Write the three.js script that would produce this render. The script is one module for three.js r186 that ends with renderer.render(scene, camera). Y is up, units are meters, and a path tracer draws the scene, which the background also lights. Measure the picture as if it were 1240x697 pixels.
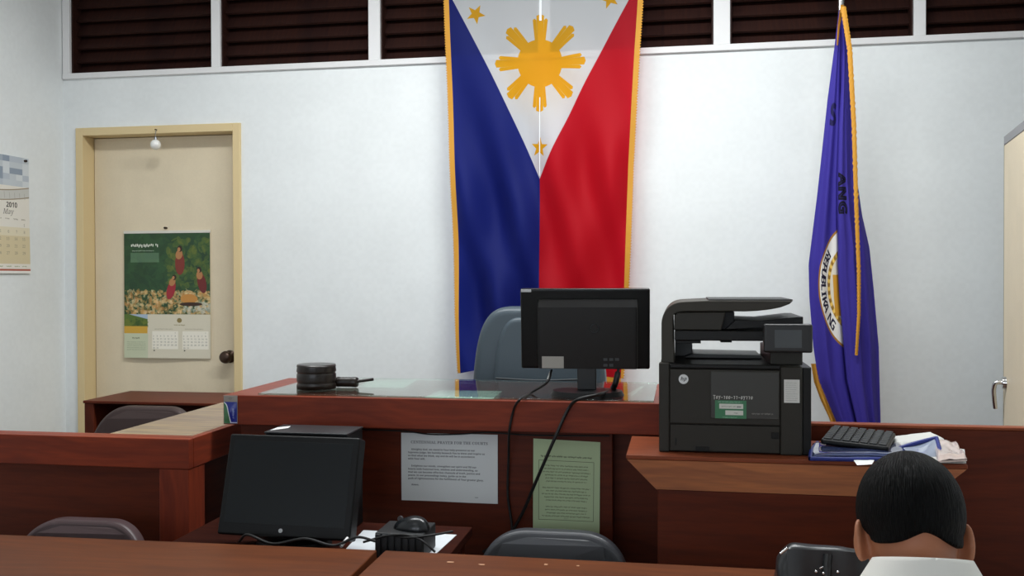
import * as THREE from 'three';
import { RoundedBoxGeometry } from 'three/addons/geometries/RoundedBoxGeometry.js';
import { mergeGeometries } from 'three/addons/utils/BufferGeometryUtils.js';
import { RectAreaLightUniformsLib } from 'three/addons/lights/RectAreaLightUniformsLib.js';
RectAreaLightUniformsLib.init();

// ------------------------------------------------------------------ camera, light, exposure
const scene = new THREE.Scene();
scene.background = new THREE.Color(0x05060a);
const FOCAL = 1150, EYE = 1.42, BACK = 4.6;                       // focal length in pixels of a 1240 x 697 frame
const camera = new THREE.PerspectiveCamera(2 * Math.atan(348.5 / FOCAL) * 180 / Math.PI, 1240 / 697, 0.05, 40);
camera.rotation.order = 'YXZ';
camera.position.set(0, EYE, BACK);
camera.rotation.set(-0.66 * Math.PI / 180, 10.03 * Math.PI / 180, -0.18 * Math.PI / 180);
camera.updateMatrixWorld(true);
scene.add(camera);
const renderer = new THREE.WebGLRenderer();
renderer.toneMapping = THREE.LinearToneMapping;
renderer.toneMappingExposure = 1.16;
renderer.shadowMap.enabled = true;
const CEILING = 3.3;
// fluorescent ceiling fixtures: [x, z, length, width, intensity]
const FIXTURES = [[-1.35, 1.5, 1.25, 0.3, 28, 'fluorescent ceiling fixture above the left half of the bench'], [0.15, 1.5, 1.25, 0.3, 38, 'fluorescent ceiling fixture above the bench screen and printer'], [-1.6, 4.3, 1.25, 0.3, 2.6, 'fluorescent ceiling fixture above the middle of the room'], [-1.0, 6.6, 1.25, 0.3, 2.5, 'fluorescent ceiling fixture near the rear windows']];
// daylight through the windows of the wall behind the photographer: [x, y, width, height]
const DAYLIGHT = { z: 7.9, color: 0xe6edf8, intensity: 4.0, panes: [[-2.2, 1.75, 1.3, 1.3], [-0.4, 1.75, 1.3, 1.3]] };

// ------------------------------------------------------------------ pixels to places
const rayOf = (px, py) => new THREE.Vector3((px - 620) / FOCAL, -(py - 348.5) / FOCAL, -1).applyEuler(camera.rotation);
function onZ(px, py, z) { const d = rayOf(px, py), t = (z - BACK) / d.z; return new THREE.Vector3(d.x * t, EYE + d.y * t, z); }
function onY(px, py, y) { const d = rayOf(px, py), t = (y - EYE) / d.y; return new THREE.Vector3(d.x * t, y, BACK + d.z * t); }
function onX(px, py, x) { const d = rayOf(px, py), t = x / d.x; return new THREE.Vector3(x, EYE + d.y * t, BACK + d.z * t); }

// ------------------------------------------------------------------ helpers
let seed = 7;
const rnd = () => { seed = (seed * 1664525 + 1013904223) >>> 0; return seed / 4294967296; };
const lerp = (a, b, t) => a + (b - a) * t, clamp = (x, a = 0, b = 1) => Math.min(b, Math.max(a, x));
function along(list, t) {                                        // piecewise-linear table of [key, value]
  if (t <= list[0][0]) return list[0][1];
  for (let i = 1; i < list.length; i++) if (t <= list[i][0]) return lerp(list[i - 1][1], list[i][1], (t - list[i - 1][0]) / (list[i][0] - list[i - 1][0]));
  return list[list.length - 1][1];
}
const hashTable = Array.from({ length: 4096 }, rnd);
function noise2(x, y, period, tall = period) {
  const xi = Math.floor(x), yi = Math.floor(y), fx = x - xi, fy = y - yi, m = (a) => ((a % period) + period) % period, n = (a) => ((a % tall) + tall) % tall;
  const h = (a, b) => hashTable[(m(a) * 131 + n(b) * 61 + m(a) * n(b) * 7) & 4095], s = (t) => t * t * (3 - 2 * t);
  return lerp(lerp(h(xi, yi), h(xi + 1, yi), s(fx)), lerp(h(xi, yi + 1), h(xi + 1, yi + 1), s(fx)), s(fy));
}
function dataTex(size, fn, srgb = true) {
  const d = new Uint8Array(size * size * 4);
  for (let j = 0; j < size; j++) for (let i = 0; i < size; i++) {
    const c = fn(i / size, j / size), k = (j * size + i) * 4;
    for (let n = 0; n < 3; n++) d[k + n] = clamp(c[n], 0, 255);
    d[k + 3] = 255;
  }
  const t = new THREE.DataTexture(d, size, size);
  t.wrapS = t.wrapT = THREE.RepeatWrapping; t.magFilter = THREE.LinearFilter; t.minFilter = THREE.LinearMipmapLinearFilter; t.generateMipmaps = true;
  if (srgb) t.colorSpace = THREE.SRGBColorSpace;
  t.needsUpdate = true;
  return t;
}
function canvasTex(w, h, draw) {
  const c = document.createElement('canvas'); c.width = w; c.height = h;
  draw(c.getContext('2d'), w, h);
  const t = new THREE.CanvasTexture(c); t.colorSpace = THREE.SRGBColorSpace; t.anisotropy = 8;
  return t;
}
const mat = (color, roughness = 0.6, more = {}) => new THREE.MeshPhysicalMaterial({ color, roughness, ...more });
const used = {};
function numbered(name) { const n = used[name] = (used[name] ?? -1) + 1; return n ? `${name}_${String(n).padStart(3, '0')}` : name; }
const shade = (o) => { o.castShadow = o.receiveShadow = true; return o; };
function part(name, geo, m, parent) {
  const o = shade(new THREE.Mesh(Array.isArray(geo) ? mergeGeometries(geo.map((g) => g.index ? g.toNonIndexed() : g)) : geo, m));
  o.name = name; parent.add(o); return o;
}
function tag(o, label, category, group) { o.userData.label = label; o.userData.category = category; if (group) o.userData.group = group; return o; }
function thing(name, label, category, [x, y, z] = [0, 0, 0], turn = 0, group) {
  const o = new THREE.Group(); o.name = numbered(name); scene.add(o); o.position.set(x, y, z); o.rotation.y = turn;
  return tag(o, label, category, group);
}
function single(name, geo, m, label, category, group) { const o = part(numbered(name), geo, m, scene); return tag(o, label, category, group); }
function struct(name, geo, m, label, category, parent = scene) {
  const o = part(name, geo, m, parent);
  if (parent === scene) { o.userData.kind = 'structure'; tag(o, label, category); }
  return o;
}
// uv in metres from the face's direction; the long axis of the piece follows u
function metreUV(g, swap = false) {
  g = g.index ? g.toNonIndexed() : g; g.computeVertexNormals();
  const p = g.attributes.position, n = g.attributes.normal, uv = new Float32Array(p.count * 2);
  for (let i = 0; i < p.count; i += 3) {
    let ax = 0, ay = 0, az = 0;
    for (let k = 0; k < 3; k++) { ax += Math.abs(n.getX(i + k)); ay += Math.abs(n.getY(i + k)); az += Math.abs(n.getZ(i + k)); }
    for (let k = i; k < i + 3; k++) {
      const x = p.getX(k), y = p.getY(k), z = p.getZ(k);
      let a, b; if (ay >= ax && ay >= az) [a, b] = [x, z]; else if (ax >= az) [a, b] = [z, y]; else [a, b] = [x, y];
      if (swap) [a, b] = [b, a];
      uv[k * 2] = a; uv[k * 2 + 1] = b;
    }
  }
  g.setAttribute('uv', new THREE.BufferAttribute(uv, 2));
  return g;
}
function bx(x0, x1, y0, y1, z0, z1, r = 0.004, swap = false, seg = 2) {
  const w = x1 - x0, h = y1 - y0, d = z1 - z0, q = Math.min(r, w * 0.49, h * 0.49, d * 0.49);
  const g = q > 0 ? new RoundedBoxGeometry(w, h, d, seg, q) : new THREE.BoxGeometry(w, h, d);
  g.translate((x0 + x1) / 2, (y0 + y1) / 2, (z0 + z1) / 2);
  const u = metreUV(g, swap);
  if (q > 0) { const s = new RoundedBoxGeometry(w, h, d, seg, q); u.setAttribute('normal', (s.index ? s.toNonIndexed() : s).attributes.normal); }
  return u;
}
function extrude(points, z0, z1, bevel = 0) {                    // an outline in xy, pulled from z0 to z1
  const s = points instanceof THREE.Shape ? points : new THREE.Shape(points.map(([x, y]) => new THREE.Vector2(x, y)));
  const g = new THREE.ExtrudeGeometry(s, { depth: z1 - z0 - 2 * bevel, bevelEnabled: bevel > 0, bevelSize: bevel, bevelThickness: bevel, bevelSegments: 2, bevelOffset: -bevel, curveSegments: 16 });
  g.translate(0, 0, z0 + bevel);
  return metreUV(g);
}
const cyl = (r0, r1, h, n = 24) => new THREE.CylinderGeometry(r0, r1, h, n);
const V = (x, y, z) => new THREE.Vector3(x, y, z);
const tube = (pts, r, n = 60, k = 8) => new THREE.TubeGeometry(new THREE.CatmullRomCurve3(pts.map((p) => p.isVector3 ? p : V(...p))), n, r, k, false);
function sheet(cols, rows, fn) {                                 // fn(u, v) -> [x, y, z]; v = 0 is the top edge
  const pos = [], uv = [], idx = [];
  for (let j = 0; j <= rows; j++) for (let i = 0; i <= cols; i++) { const u = i / cols, v = j / rows; pos.push(...fn(u, v)); uv.push(u, 1 - v); }
  for (let j = 0; j < rows; j++) for (let i = 0; i < cols; i++) { const a = j * (cols + 1) + i, b = a + cols + 1; idx.push(a, b, a + 1, a + 1, b, b + 1); }
  const g = new THREE.BufferGeometry();
  g.setAttribute('position', new THREE.Float32BufferAttribute(pos, 3)); g.setAttribute('uv', new THREE.Float32BufferAttribute(uv, 2));
  g.setIndex(idx); g.computeVertexNormals();
  return g;
}
function nets(f, [x0, y0, z0], [x1, y1, z1], c) {                // surface nets of a distance field
  const nx = Math.ceil((x1 - x0) / c) + 1, ny = Math.ceil((y1 - y0) / c) + 1, nz = Math.ceil((z1 - z0) / c) + 1, d = new Float32Array(nx * ny * nz);
  const I = (i, j, k) => (k * ny + j) * nx + i;
  for (let k = 0; k < nz; k++) for (let j = 0; j < ny; j++) for (let i = 0; i < nx; i++) d[I(i, j, k)] = f(x0 + i * c, y0 + j * c, z0 + k * c);
  const vid = new Int32Array(nx * ny * nz).fill(-1), pos = [], idx = [];
  for (let k = 0; k < nz - 1; k++) for (let j = 0; j < ny - 1; j++) for (let i = 0; i < nx - 1; i++) {
    let n = 0, sx = 0, sy = 0, sz = 0;
    const e = (a, b, p, q) => { const u = d[I(i + a[0], j + a[1], k + a[2])], v = d[I(i + b[0], j + b[1], k + b[2])]; if ((u < 0) !== (v < 0)) { const t = u / (u - v); n++; sx += lerp(a[0], b[0], t); sy += lerp(a[1], b[1], t); sz += lerp(a[2], b[2], t); } };
    for (const p of [0, 1]) for (const q of [0, 1]) { e([0, p, q], [1, p, q]); e([p, 0, q], [p, 1, q]); e([p, q, 0], [p, q, 1]); }
    if (n) { vid[I(i, j, k)] = pos.length / 3; pos.push(x0 + (i + sx / n) * c, y0 + (j + sy / n) * c, z0 + (k + sz / n) * c); }
  }
  const quad = (a, b, cc, dd, flip) => { if (a < 0 || b < 0 || cc < 0 || dd < 0) return; if (flip) idx.push(a, cc, b, a, dd, cc); else idx.push(a, b, cc, a, cc, dd); };
  for (let k = 1; k < nz - 1; k++) for (let j = 1; j < ny - 1; j++) for (let i = 1; i < nx - 1; i++) {
    const s = d[I(i, j, k)] < 0;
    if (s !== d[I(i + 1, j, k)] < 0) quad(vid[I(i, j - 1, k - 1)], vid[I(i, j, k - 1)], vid[I(i, j, k)], vid[I(i, j - 1, k)], !s);
    if (s !== d[I(i, j + 1, k)] < 0) quad(vid[I(i - 1, j, k - 1)], vid[I(i - 1, j, k)], vid[I(i, j, k)], vid[I(i, j, k - 1)], !s);
    if (s !== d[I(i, j, k + 1)] < 0) quad(vid[I(i - 1, j - 1, k)], vid[I(i, j - 1, k)], vid[I(i, j, k)], vid[I(i - 1, j, k)], !s);
  }
  const g = new THREE.BufferGeometry(); g.setAttribute('position', new THREE.Float32BufferAttribute(pos, 3));
  g.setAttribute('uv', new THREE.Float32BufferAttribute(new Float32Array(pos.length / 3 * 2), 2)); g.setIndex(idx); g.computeVertexNormals();
  return g;
}

// ------------------------------------------------------------------ materials
function woodTex(base, spread, tall) {
  return dataTex(512, (u, v) => {
    const w = noise2(u * 4, v * 4, 4) * 1.4, a = noise2(u * 6, v * 90 + w * 6, 6, 90), b = noise2(u * 24, v * 256, 24, 256), p = noise2(u * 5, v * 5, 5);
    const k = 1 + spread * ((a - 0.5) * 0.9 + (b - 0.5) * 0.5 + (p - 0.5) * 0.7);
    return [base[0] * k, base[1] * k, base[2] * (0.5 + 0.5 * k)];
  });
}
const wood = (base, spread, rough, more = {}) => mat(0xffffff, rough, { map: woodTex(base, spread), specularIntensity: 0.35, ...more });
const mBench = wood([126, 54, 36], 0.2, 0.4), mPanel = wood([90, 38, 22], 0.18, 0.45), mStand = wood([128, 66, 42], 0.18, 0.42), mFascia = wood([196, 128, 92], 0.16, 0.45), mTable = wood([98, 53, 30], 0.2, 0.45), mWoodDark = wood([74, 34, 24], 0.2, 0.5), mWoodBlack = wood([52, 22, 15], 0.2, 0.7, { specularIntensity: 0.1 });
const mLouver = wood([44, 24, 20], 0.3, 0.55);
const plaster = (base, s) => dataTex(512, (u, v) => {
  const k = 1 + s * ((noise2(u * 5, v * 5, 5) - 0.5) + (noise2(u * 17, v * 17, 17) - 0.5) * 0.6 + (noise2(u * 160, v * 160, 160) - 0.5) * 0.5);
  return base.map((b) => b * k);
});
const wallTex = plaster([232, 236, 236], 0.035); wallTex.repeat.set(0.4, 0.4);
const mWall = mat(0xffffff, 0.75, { map: wallTex });
const mTrim = mat(0xe4e4e4, 0.55), mCeil = mat(0xe6e6e2, 0.9);
const floorTex = plaster([150, 140, 126], 0.12);
const mFloor = mat(0xffffff, 0.45, { map: floorTex });
const doorTex = plaster([224, 210, 182], 0.03);
const mDoor = mat(0xffffff, 0.5, { map: doorTex }), mFrame = mat(0xdcc697, 0.5);
const mBlack = mat(0x0a0b0c, 0.45, { specularIntensity: 0.5 }), mBlackGloss = mat(0x08090a, 0.25, { specularIntensity: 0.6 }), mCharcoal = mat(0x1e2022, 0.5), mScreen = mat(0x121618, 0.3, { specularIntensity: 0.5 }), mRubber = mat(0x0a0a0a, 0.55);
const mPrinter = mat(0x302e29, 0.48, { specularIntensity: 0.5 }), mPrinterDark = mat(0x121212, 0.42, { specularIntensity: 0.5 }), mPrinterTop = mat(0x38352e, 0.5, { specularIntensity: 0.6 });
const mChrome = mat(0xd8d8d8, 0.16, { metalness: 1 }), mSteel = mat(0x8d9094, 0.35, { metalness: 1 }), mBronze = mat(0x4a3a30, 0.35, { metalness: 0.7 });
const mPaper = mat(0xe9ebe8, 0.85), mGold = mat(0xc98f28, 0.7);
const mLeather = mat(0x404c54, 0.45), mVinylGrey = mat(0x3b3d42, 0.38), mVinylBrown = mat(0x4b3a3c, 0.42);
const mGlassTop = mat(0xdfeae4, 0.03, { transmission: 1, thickness: 0, ior: 1.52 });

// ------------------------------------------------------------------ the room
const WX0 = -3.25, WX1 = 1.3, ALC = 2.95, ZR = 8, SILL = 2.512, LTOP = 3.06;
{
  struct('floor', bx(WX0 - 0.15, ALC + 0.15, -0.1, 0, -0.15, ZR + 0.15, 0), mFloor, 'plain floor of the courtroom', 'floor');
  struct('ceiling', bx(WX0 - 0.15, ALC + 0.15, CEILING, CEILING + 0.1, -0.15, ZR + 0.15, 0), mCeil, 'flat white ceiling of the courtroom', 'ceiling');
  const s = new THREE.Shape([[WX0 - 0.15, 0], [-3.171, 0], [-3.171, 2.22], [-2.233, 2.22], [-2.233, 0], [ALC + 0.15, 0], [ALC + 0.15, CEILING], [WX0 - 0.15, CEILING]].map((p) => V(...p, 0)));
  s.holes.push(new THREE.Path([[WX0 + 0.005, SILL - 0.03], [ALC, SILL - 0.03], [ALC, LTOP + 0.03], [WX0 + 0.005, LTOP + 0.03]].map((p) => V(...p, 0))));
  struct('wall_back', extrude(s, -0.15, 0), mWall, 'white painted wall behind the judge with louvred openings along the top', 'wall');
  struct('wall_left', bx(WX0 - 0.15, WX0, 0, CEILING, 0, ZR, 0), mWall, 'plain white side wall with a paper calendar', 'wall');
  struct('wall_right', bx(WX1, WX1 + 0.15, 0, CEILING, 1.42, ZR, 0), mWall, 'plain white side wall beside the open cream door', 'wall');
  struct('wall_alcove', [bx(WX1 + 0.15, ALC + 0.15, 0, CEILING, 1.42, 1.57, 0), bx(ALC, ALC + 0.15, 0, CEILING, 0, 1.42, 0)], mWall, 'white wall closing the alcove behind the open door', 'wall');
  const r = new THREE.Shape([[WX0 - 0.15, 0], [WX1 + 0.15, 0], [WX1 + 0.15, CEILING], [WX0 - 0.15, CEILING]].map((p) => V(...p, 0)));
  for (const [x, y, w, h] of DAYLIGHT.panes) r.holes.push(new THREE.Path([[x - w / 2, y - h / 2], [x + w / 2, y - h / 2], [x + w / 2, y + h / 2], [x - w / 2, y + h / 2]].map((p) => V(...p, 0))));
  struct('wall_rear', extrude(r, ZR, ZR + 0.15), mWall, 'white wall with two daylight windows at the rear of the courtroom', 'wall');
  struct('platform', bx(-1.35, 1.2, 0, 0.1, 0.002, 1.3, 0.004), mWoodDark, 'low wooden platform that carries the chair of the judge', 'platform');
}
// the rear windows, with daylight
DAYLIGHT.panes.forEach(([x, y, w, h], i) => {
  const g = new THREE.Group(); g.name = `window_${i + 10}`; scene.add(g); g.position.set(x, y, ZR); g.userData.kind = 'structure';
  tag(g, 'glazed window in the rear wall letting in daylight', 'window', 'rear windows');
  const f = 0.05;
  part('frame', [bx(-w / 2, w / 2, h / 2 - f, h / 2, 0.02, 0.1), bx(-w / 2, w / 2, -h / 2, -h / 2 + f, 0.02, 0.1), bx(-w / 2, -w / 2 + f, -h / 2 + f, h / 2 - f, 0.02, 0.1), bx(w / 2 - f, w / 2, -h / 2 + f, h / 2 - f, 0.02, 0.1), bx(-f / 2, f / 2, -h / 2 + f, h / 2 - f, 0.02, 0.1)], mTrim, g);
  for (const s of [-1, 1]) part('pane', bx(s < 0 ? -w / 2 + f : f / 2, s < 0 ? -f / 2 : w / 2 - f, -h / 2 + f, h / 2 - f, 0.055, 0.061, 0), mat(0xffffff, 0.02, { transmission: 1, thickness: 0, emissive: DAYLIGHT.color, emissiveIntensity: 0.8 }), g);
  const l = new THREE.RectAreaLight(DAYLIGHT.color, DAYLIGHT.intensity, w, h); l.position.set(x, y, DAYLIGHT.z); l.lookAt(x, y - 0.3, 0); scene.add(l);
});
// ceiling fixtures: each its own lamp
FIXTURES.forEach(([x, z, len, wid, power, label]) => {
  const g = thing('ceiling_light', label, 'ceiling light', [x, CEILING, z], 0, 'fluorescent ceiling fixtures');
  part('housing', bx(-len / 2, len / 2, -0.05, 0, -wid / 2, wid / 2, 0.01), mTrim, g);
  for (const s of [-1, 1]) { const t = cyl(0.016, 0.016, len - 0.06, 16); t.rotateZ(Math.PI / 2); t.translate(0, -0.068, s * 0.08); part('fluorescent_tube', t, mat(0xffffff, 0.4, { emissive: 0xf4fbff, emissiveIntensity: 3 }), g); }
  const l = new THREE.RectAreaLight(0xf6f9fa, power, len, wid); l.position.set(x, CEILING - 0.095, z); l.lookAt(x, 0, z); scene.add(l);
});
// louvred windows along the top of the back wall
{
  const banks = [[-3.203, -2.391], [-2.342, -1.541], [-1.48, -0.68], [-0.62, 0.157], [0.234, 1.05], [1.102, 1.91], [1.965, 2.775]];
  const gSlat = extrude([[-0.052, -0.006], [0.052, -0.006], [0.052, 0.006], [-0.052, 0.006]], 0, 1, 0);
  gSlat.translate(0, 0, -0.5); gSlat.rotateY(Math.PI / 2);       // long axis now x; width along z
  banks.forEach(([a, b], i) => {
    const g = new THREE.Group(); g.name = `window_${i + 1}`; g.userData.kind = 'structure'; scene.add(g); g.position.set((a + b) / 2, SILL, -0.07);
    tag(g, 'bank of dark brown wooden louvres at the top of the white wall', 'window', 'louvred openings above the wall');
    const w = b - a;
    for (let k = 0; k < 8; k++) {
      const s = part('slat', gSlat, mLouver, g); s.scale.x = w - 0.012; s.position.set(0, 0.036 + k * 0.073, 0); s.rotation.x = 0.98 + (hashTable[i * 9 + k] - 0.5) * 0.06;
    }
    for (const s of [-1, 1]) part('side_jamb', bx(s < 0 ? -w / 2 : w / 2 - 0.008, s < 0 ? -w / 2 + 0.008 : w / 2, 0, LTOP - SILL, -0.06, 0.065, 0.002), mLouver, g);
  });
  const rail = []; let px = WX0 + 0.005;
  [...banks, [ALC, ALC]].forEach(([a, b], i) => struct(`trim_${i + 3}`, bx(px, a, SILL, LTOP, -0.14, 0.012, 0.003), mTrim, 'white painted upright between two banks of louvres', 'trim') && (px = b));
  for (let i = 0; i <= banks.length; i++) scene.children.find((o) => o.name === `trim_${i + 3}`).userData.group = 'uprights between the louvres';
  struct('trim_1', bx(WX0 + 0.005, ALC, SILL - 0.03, SILL, -0.14, 0.016, 0.003), mTrim, 'white sill below the louvres', 'trim');
  struct('trim_2', bx(WX0 + 0.005, ALC, LTOP, LTOP + 0.03, -0.14, 0.016, 0.003), mTrim, 'white head rail above the louvres', 'trim');
}
// cream door in the back wall
{
  const g = new THREE.Group(); g.name = 'door_1'; g.userData.kind = 'structure'; scene.add(g); g.position.set(-2.702, 0, 0);
  tag(g, 'closed cream door with a dark round knob in the white wall', 'door');
  const W = 0.469, I = 0.427, T = 2.22, TI = 2.178;
  part('door_frame', [bx(-W, -I, 0, T, -0.14, 0.014, 0.003, true), bx(I, W, 0, T, -0.14, 0.014, 0.003, true), bx(-I, I, TI, T, -0.14, 0.014, 0.003)], mFrame, g);
  part('door_leaf', bx(-I + 0.003, I - 0.003, 0.008, TI - 0.003, -0.12, -0.085, 0.002, true), mDoor, g);
  const k = new THREE.LatheGeometry([[0.0, 0], [0.032, 0], [0.034, 0.006], [0.014, 0.012], [0.013, 0.03], [0.026, 0.038], [0.033, 0.052], [0.03, 0.066], [0.018, 0.074], [0, 0.075]].map((p) => new THREE.Vector2(...p)), 28);
  k.rotateX(Math.PI / 2); const knob = onZ(276, 432, -0.05);
  k.translate(knob.x + 2.702 - 0.004, knob.y, -0.085); part('door_knob', k, mBronze, g);
}
// open cream door leaf at the right
{
  const g = new THREE.Group(); g.name = 'door_2'; g.userData.kind = 'structure'; scene.add(g);
  const p = onZ(1223, 165, 0.5), far = V(p.x, 0, 0.5);
  g.position.set(far.x, 0, far.z);
  g.rotation.y = -Math.PI / 2 - 0.15;
  tag(g, 'open cream door leaf with grey top edge and chrome lever handle', 'door');
  const top = p.y, L = 0.92;
  part('door_leaf', bx(0, L, 0.01, top - 0.035, -0.02, 0.02, 0.002, true), mDoor, g);
  part('top_rail', bx(0, L, top - 0.034, top, -0.022, 0.022, 0.002), mat(0x8f9093, 0.5), g);
  part('edge_strip', bx(-0.006, -0.0005, 0.01, top, -0.021, 0.021, 0.001), mat(0x9a927c, 0.5), g);
  const hy = onZ(1217, 462, 0.5).y;
  for (const s of [-1, 1]) {
    const lev = part('lever_handle', [tube([[0.05, hy, s * 0.02], [0.05, hy, s * 0.055], [0.045, hy - 0.02, s * 0.062], [0.035, hy - 0.06, s * 0.06], [0.03, hy - 0.105, s * 0.055]], 0.009, 30, 10), (() => { const c = cyl(0.024, 0.026, 0.014); c.rotateX(Math.PI / 2); c.translate(0.05, hy, s * 0.027); return c; })()], mChrome, g);
  }
  part('latch_plate', bx(-0.009, -0.0065, hy - 0.05, hy + 0.05, -0.012, 0.012, 0.001), mChrome, g);
}

// ------------------------------------------------------------------ woodwork
const BZ = 1.84, BTOP = 1.055;
{ // the judge's bench
  const g = thing('judge_bench', 'long dark red wooden bench with glass on top and papers pasted on its front', 'bench');
  const x0 = -1.406, x1 = -0.056;
  part('bench_top', bx(x0, x1, BTOP - 0.03, BTOP - 0.0002, 1.335, BZ - 0.0262, 0.002), mBench, g);
  part('fascia', bx(x0, x1, BTOP - 0.092, BTOP, BZ - 0.026, BZ, 0.003), mBench, g);
  part('fascia', bx(x0, x0 + 0.025, BTOP - 0.092, BTOP - 0.031, 1.335, BZ - 0.027, 0.003), mBench, g);
  part('front_panel', bx(x0 + 0.03, -0.197, 0, BTOP - 0.032, 1.755, 1.78, 0.003), mPanel, g);
  part('recessed_panel', bx(-0.26, x1, 0, BTOP - 0.032, 1.70, 1.72, 0.002), mPanel, g);
  part('side_panel', bx(x0 + 0.03, x0 + 0.05, 0, BTOP - 0.032, 1.34, 1.754, 0.002), mPanel, g);
  part('side_panel', bx(x1 - 0.022, x1 - 0.002, 0, BTOP - 0.032, 1.34, 1.699, 0.002), mPanel, g);
  const a = onY(313, 478, BTOP), b = onY(790, 489, BTOP);
  single('glass_sheet', bx(a.x, -0.075, BTOP + 0.0016, BTOP + 0.0066, 1.345, BZ - 0.008, 0.002), mGlassTop, 'sheet of clear glass covering the top of the bench', 'glass sheet');
}
{ // low panel that carries on to the right of the printer stand
  const g = thing('bench_partition', 'plain dark red wooden partition running behind the printer stand to the right', 'partition');
  part('panel', bx(0.34, 1.24, 0, 0.99, 1.745, 1.778, 0.002), mPanel, g);
  part('cap_rail', bx(0.34, 1.24, 0.9905, 1.0, 1.742, 1.78, 0.003), mStand, g);
}
const STOP = 0.963;
{ // stand under the printer
  const g = thing('printer_stand', 'dark red wooden stand with flared top carrying the black printer', 'stand');
  const x0 = -0.137, x1 = 0.686, zf = 2.15, xi0 = -0.062, xi1 = 0.61, zi = 2.085, yb = 0.862, zb = 1.86;
  part('stand_top', bx(x0, x1, STOP - 0.012, STOP, zb, zf, 0.003), mStand, g);
  part('stand_top_extension', bx(-0.052, 0.33, STOP - 0.012, STOP, 1.6, zb - 0.0005, 0.002), mStand, g);
  const face = (pts) => { const q = new THREE.BufferGeometry(), [a, b, c, d] = pts; q.setAttribute('position', new THREE.Float32BufferAttribute([...a, ...b, ...c, ...a, ...c, ...d], 3)); return metreUV(q); };
  const yt = STOP - 0.0125;
  const T = [[x0 + 0.002, yt, zf - 0.002], [x1 - 0.002, yt, zf - 0.002], [x1 - 0.002, yt, zb], [x0 + 0.002, yt, zb]], B = [[xi0, yb, zi], [xi1, yb, zi], [xi1, yb, zb], [xi0, yb, zb]];
  part('flared_fascia', [face([B[0], B[1], T[1], T[0]]), face([B[1], B[2], T[2], T[1]]), face([B[3], B[0], T[0], T[3]]), face([B[2], B[3], T[3], T[2]]), face([B[3], B[2], B[1], B[0]])], mFascia, g);
  part('front_panel', bx(xi0 + 0.003, xi1 - 0.003, 0, yb - 0.001, zi - 0.03, zi - 0.004, 0.003), mPanel, g);
  part('rear_panel', bx(-0.054, 0.336, 0, STOP - 0.013, 1.70, 1.72, 0.002), mPanel, g);
  for (const x of [xi0 + 0.003, xi1 - 0.028]) part('side_panel', bx(x, x + 0.025, 0, yb - 0.001, 1.79, zi - 0.031, 0.003), mPanel, g);
}
{ // low counter at the left
  const g = thing('low_counter', 'low dark red wooden counter wrapping the corner left of the bench', 'counter');
  const xr = -1.434, yt = 0.942, zf = 2.0;
  part('counter_top', bx(-3.24, xr - 0.026, yt - 0.02, yt - 0.0002, 1.935, zf - 0.0262, 0.002), mBench, g);
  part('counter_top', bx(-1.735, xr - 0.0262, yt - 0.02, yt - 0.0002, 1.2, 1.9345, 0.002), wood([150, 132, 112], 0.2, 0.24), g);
  part('fascia', bx(-3.24, xr, yt - 0.09, yt, zf - 0.026, zf, 0.003), mBench, g);
  part('fascia', bx(xr - 0.025, xr, yt - 0.09, yt, 1.2, zf - 0.027, 0.003), mBench, g);
  part('front_panel', bx(-3.24, xr - 0.1, 0, yt - 0.021, 1.945, 1.965, 0.002), mPanel, g);
  part('corner_post', bx(xr - 0.099, xr - 0.003, 0, yt - 0.091, 1.9, zf - 0.003, 0.003, true), mBench, g);
  part('side_panel', bx(xr - 0.05, xr - 0.027, 0, yt - 0.021, 1.2, 1.899, 0.002), mPanel, g);
}
{ // low cabinet by the door
  const g = thing('low_cabinet', 'low dark wooden cabinet standing before the cream door behind a brown chair', 'cabinet');
  const a = onZ(102, 488, 0.9), b = onZ(265, 489, 0.9), yt = a.y;
  part('side_panel', bx(a.x, a.x + 0.045, 0, yt - 0.0005, 0.55, 0.9, 0.003, true), mPanel, g);
  part('side_panel', bx(b.x + 0.1, b.x + 0.145, 0, yt - 0.0005, 0.55, 0.9, 0.003, true), mPanel, g);
  part('back_panel', bx(a.x + 0.046, b.x + 0.099, 0, yt - 0.0005, 0.55, 0.57, 0.002), mWoodDark, g);
  part('cabinet_top', bx(a.x - 0.004, b.x + 0.15, yt, yt + 0.012, 0.545, 0.905, 0.003), mPanel, g);
  part('shelf', bx(a.x + 0.046, b.x + 0.099, 0.45, 0.47, 0.571, 0.88, 0.002), mWoodDark, g);
}
// the two tables in front
const TTOP = 0.76;
function courtTable(x0, x1, label, turn) {
  const g = thing('court_table', label, 'table', [x0, 0, 2.4], turn, undefined), w = x1 - x0;
  part('tabletop', bx(0.002, w - 0.002, TTOP - 0.03, TTOP, 0, 0.58, 0.004), mTable, g);
  part('apron', bx(0.05, w - 0.05, TTOP - 0.11, TTOP - 0.031, 0.03, 0.05, 0.002), mTable, g);
  part('apron', bx(0.05, w - 0.05, TTOP - 0.11, TTOP - 0.031, 0.53, 0.55, 0.002), mTable, g);
  for (const x of [0.04, w - 0.09]) for (const z of [0.053, 0.478]) part('leg', bx(x, x + 0.05, 0, TTOP - 0.031, z, z + 0.05, 0.003, true), mTable, g);
  // worn spots: small pale chips on the top
  return g;
}
const tableLeft = courtTable(-2.32, -0.722, 'reddish brown table in front of the black computer screen', 0.026);
tableLeft.position.set(-2.32, 0, 2.437);
const tableRight = courtTable(-0.706, 0.93, 'reddish brown table carrying the black leather bag', 0.0);
tableRight.position.z = 2.396;
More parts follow.
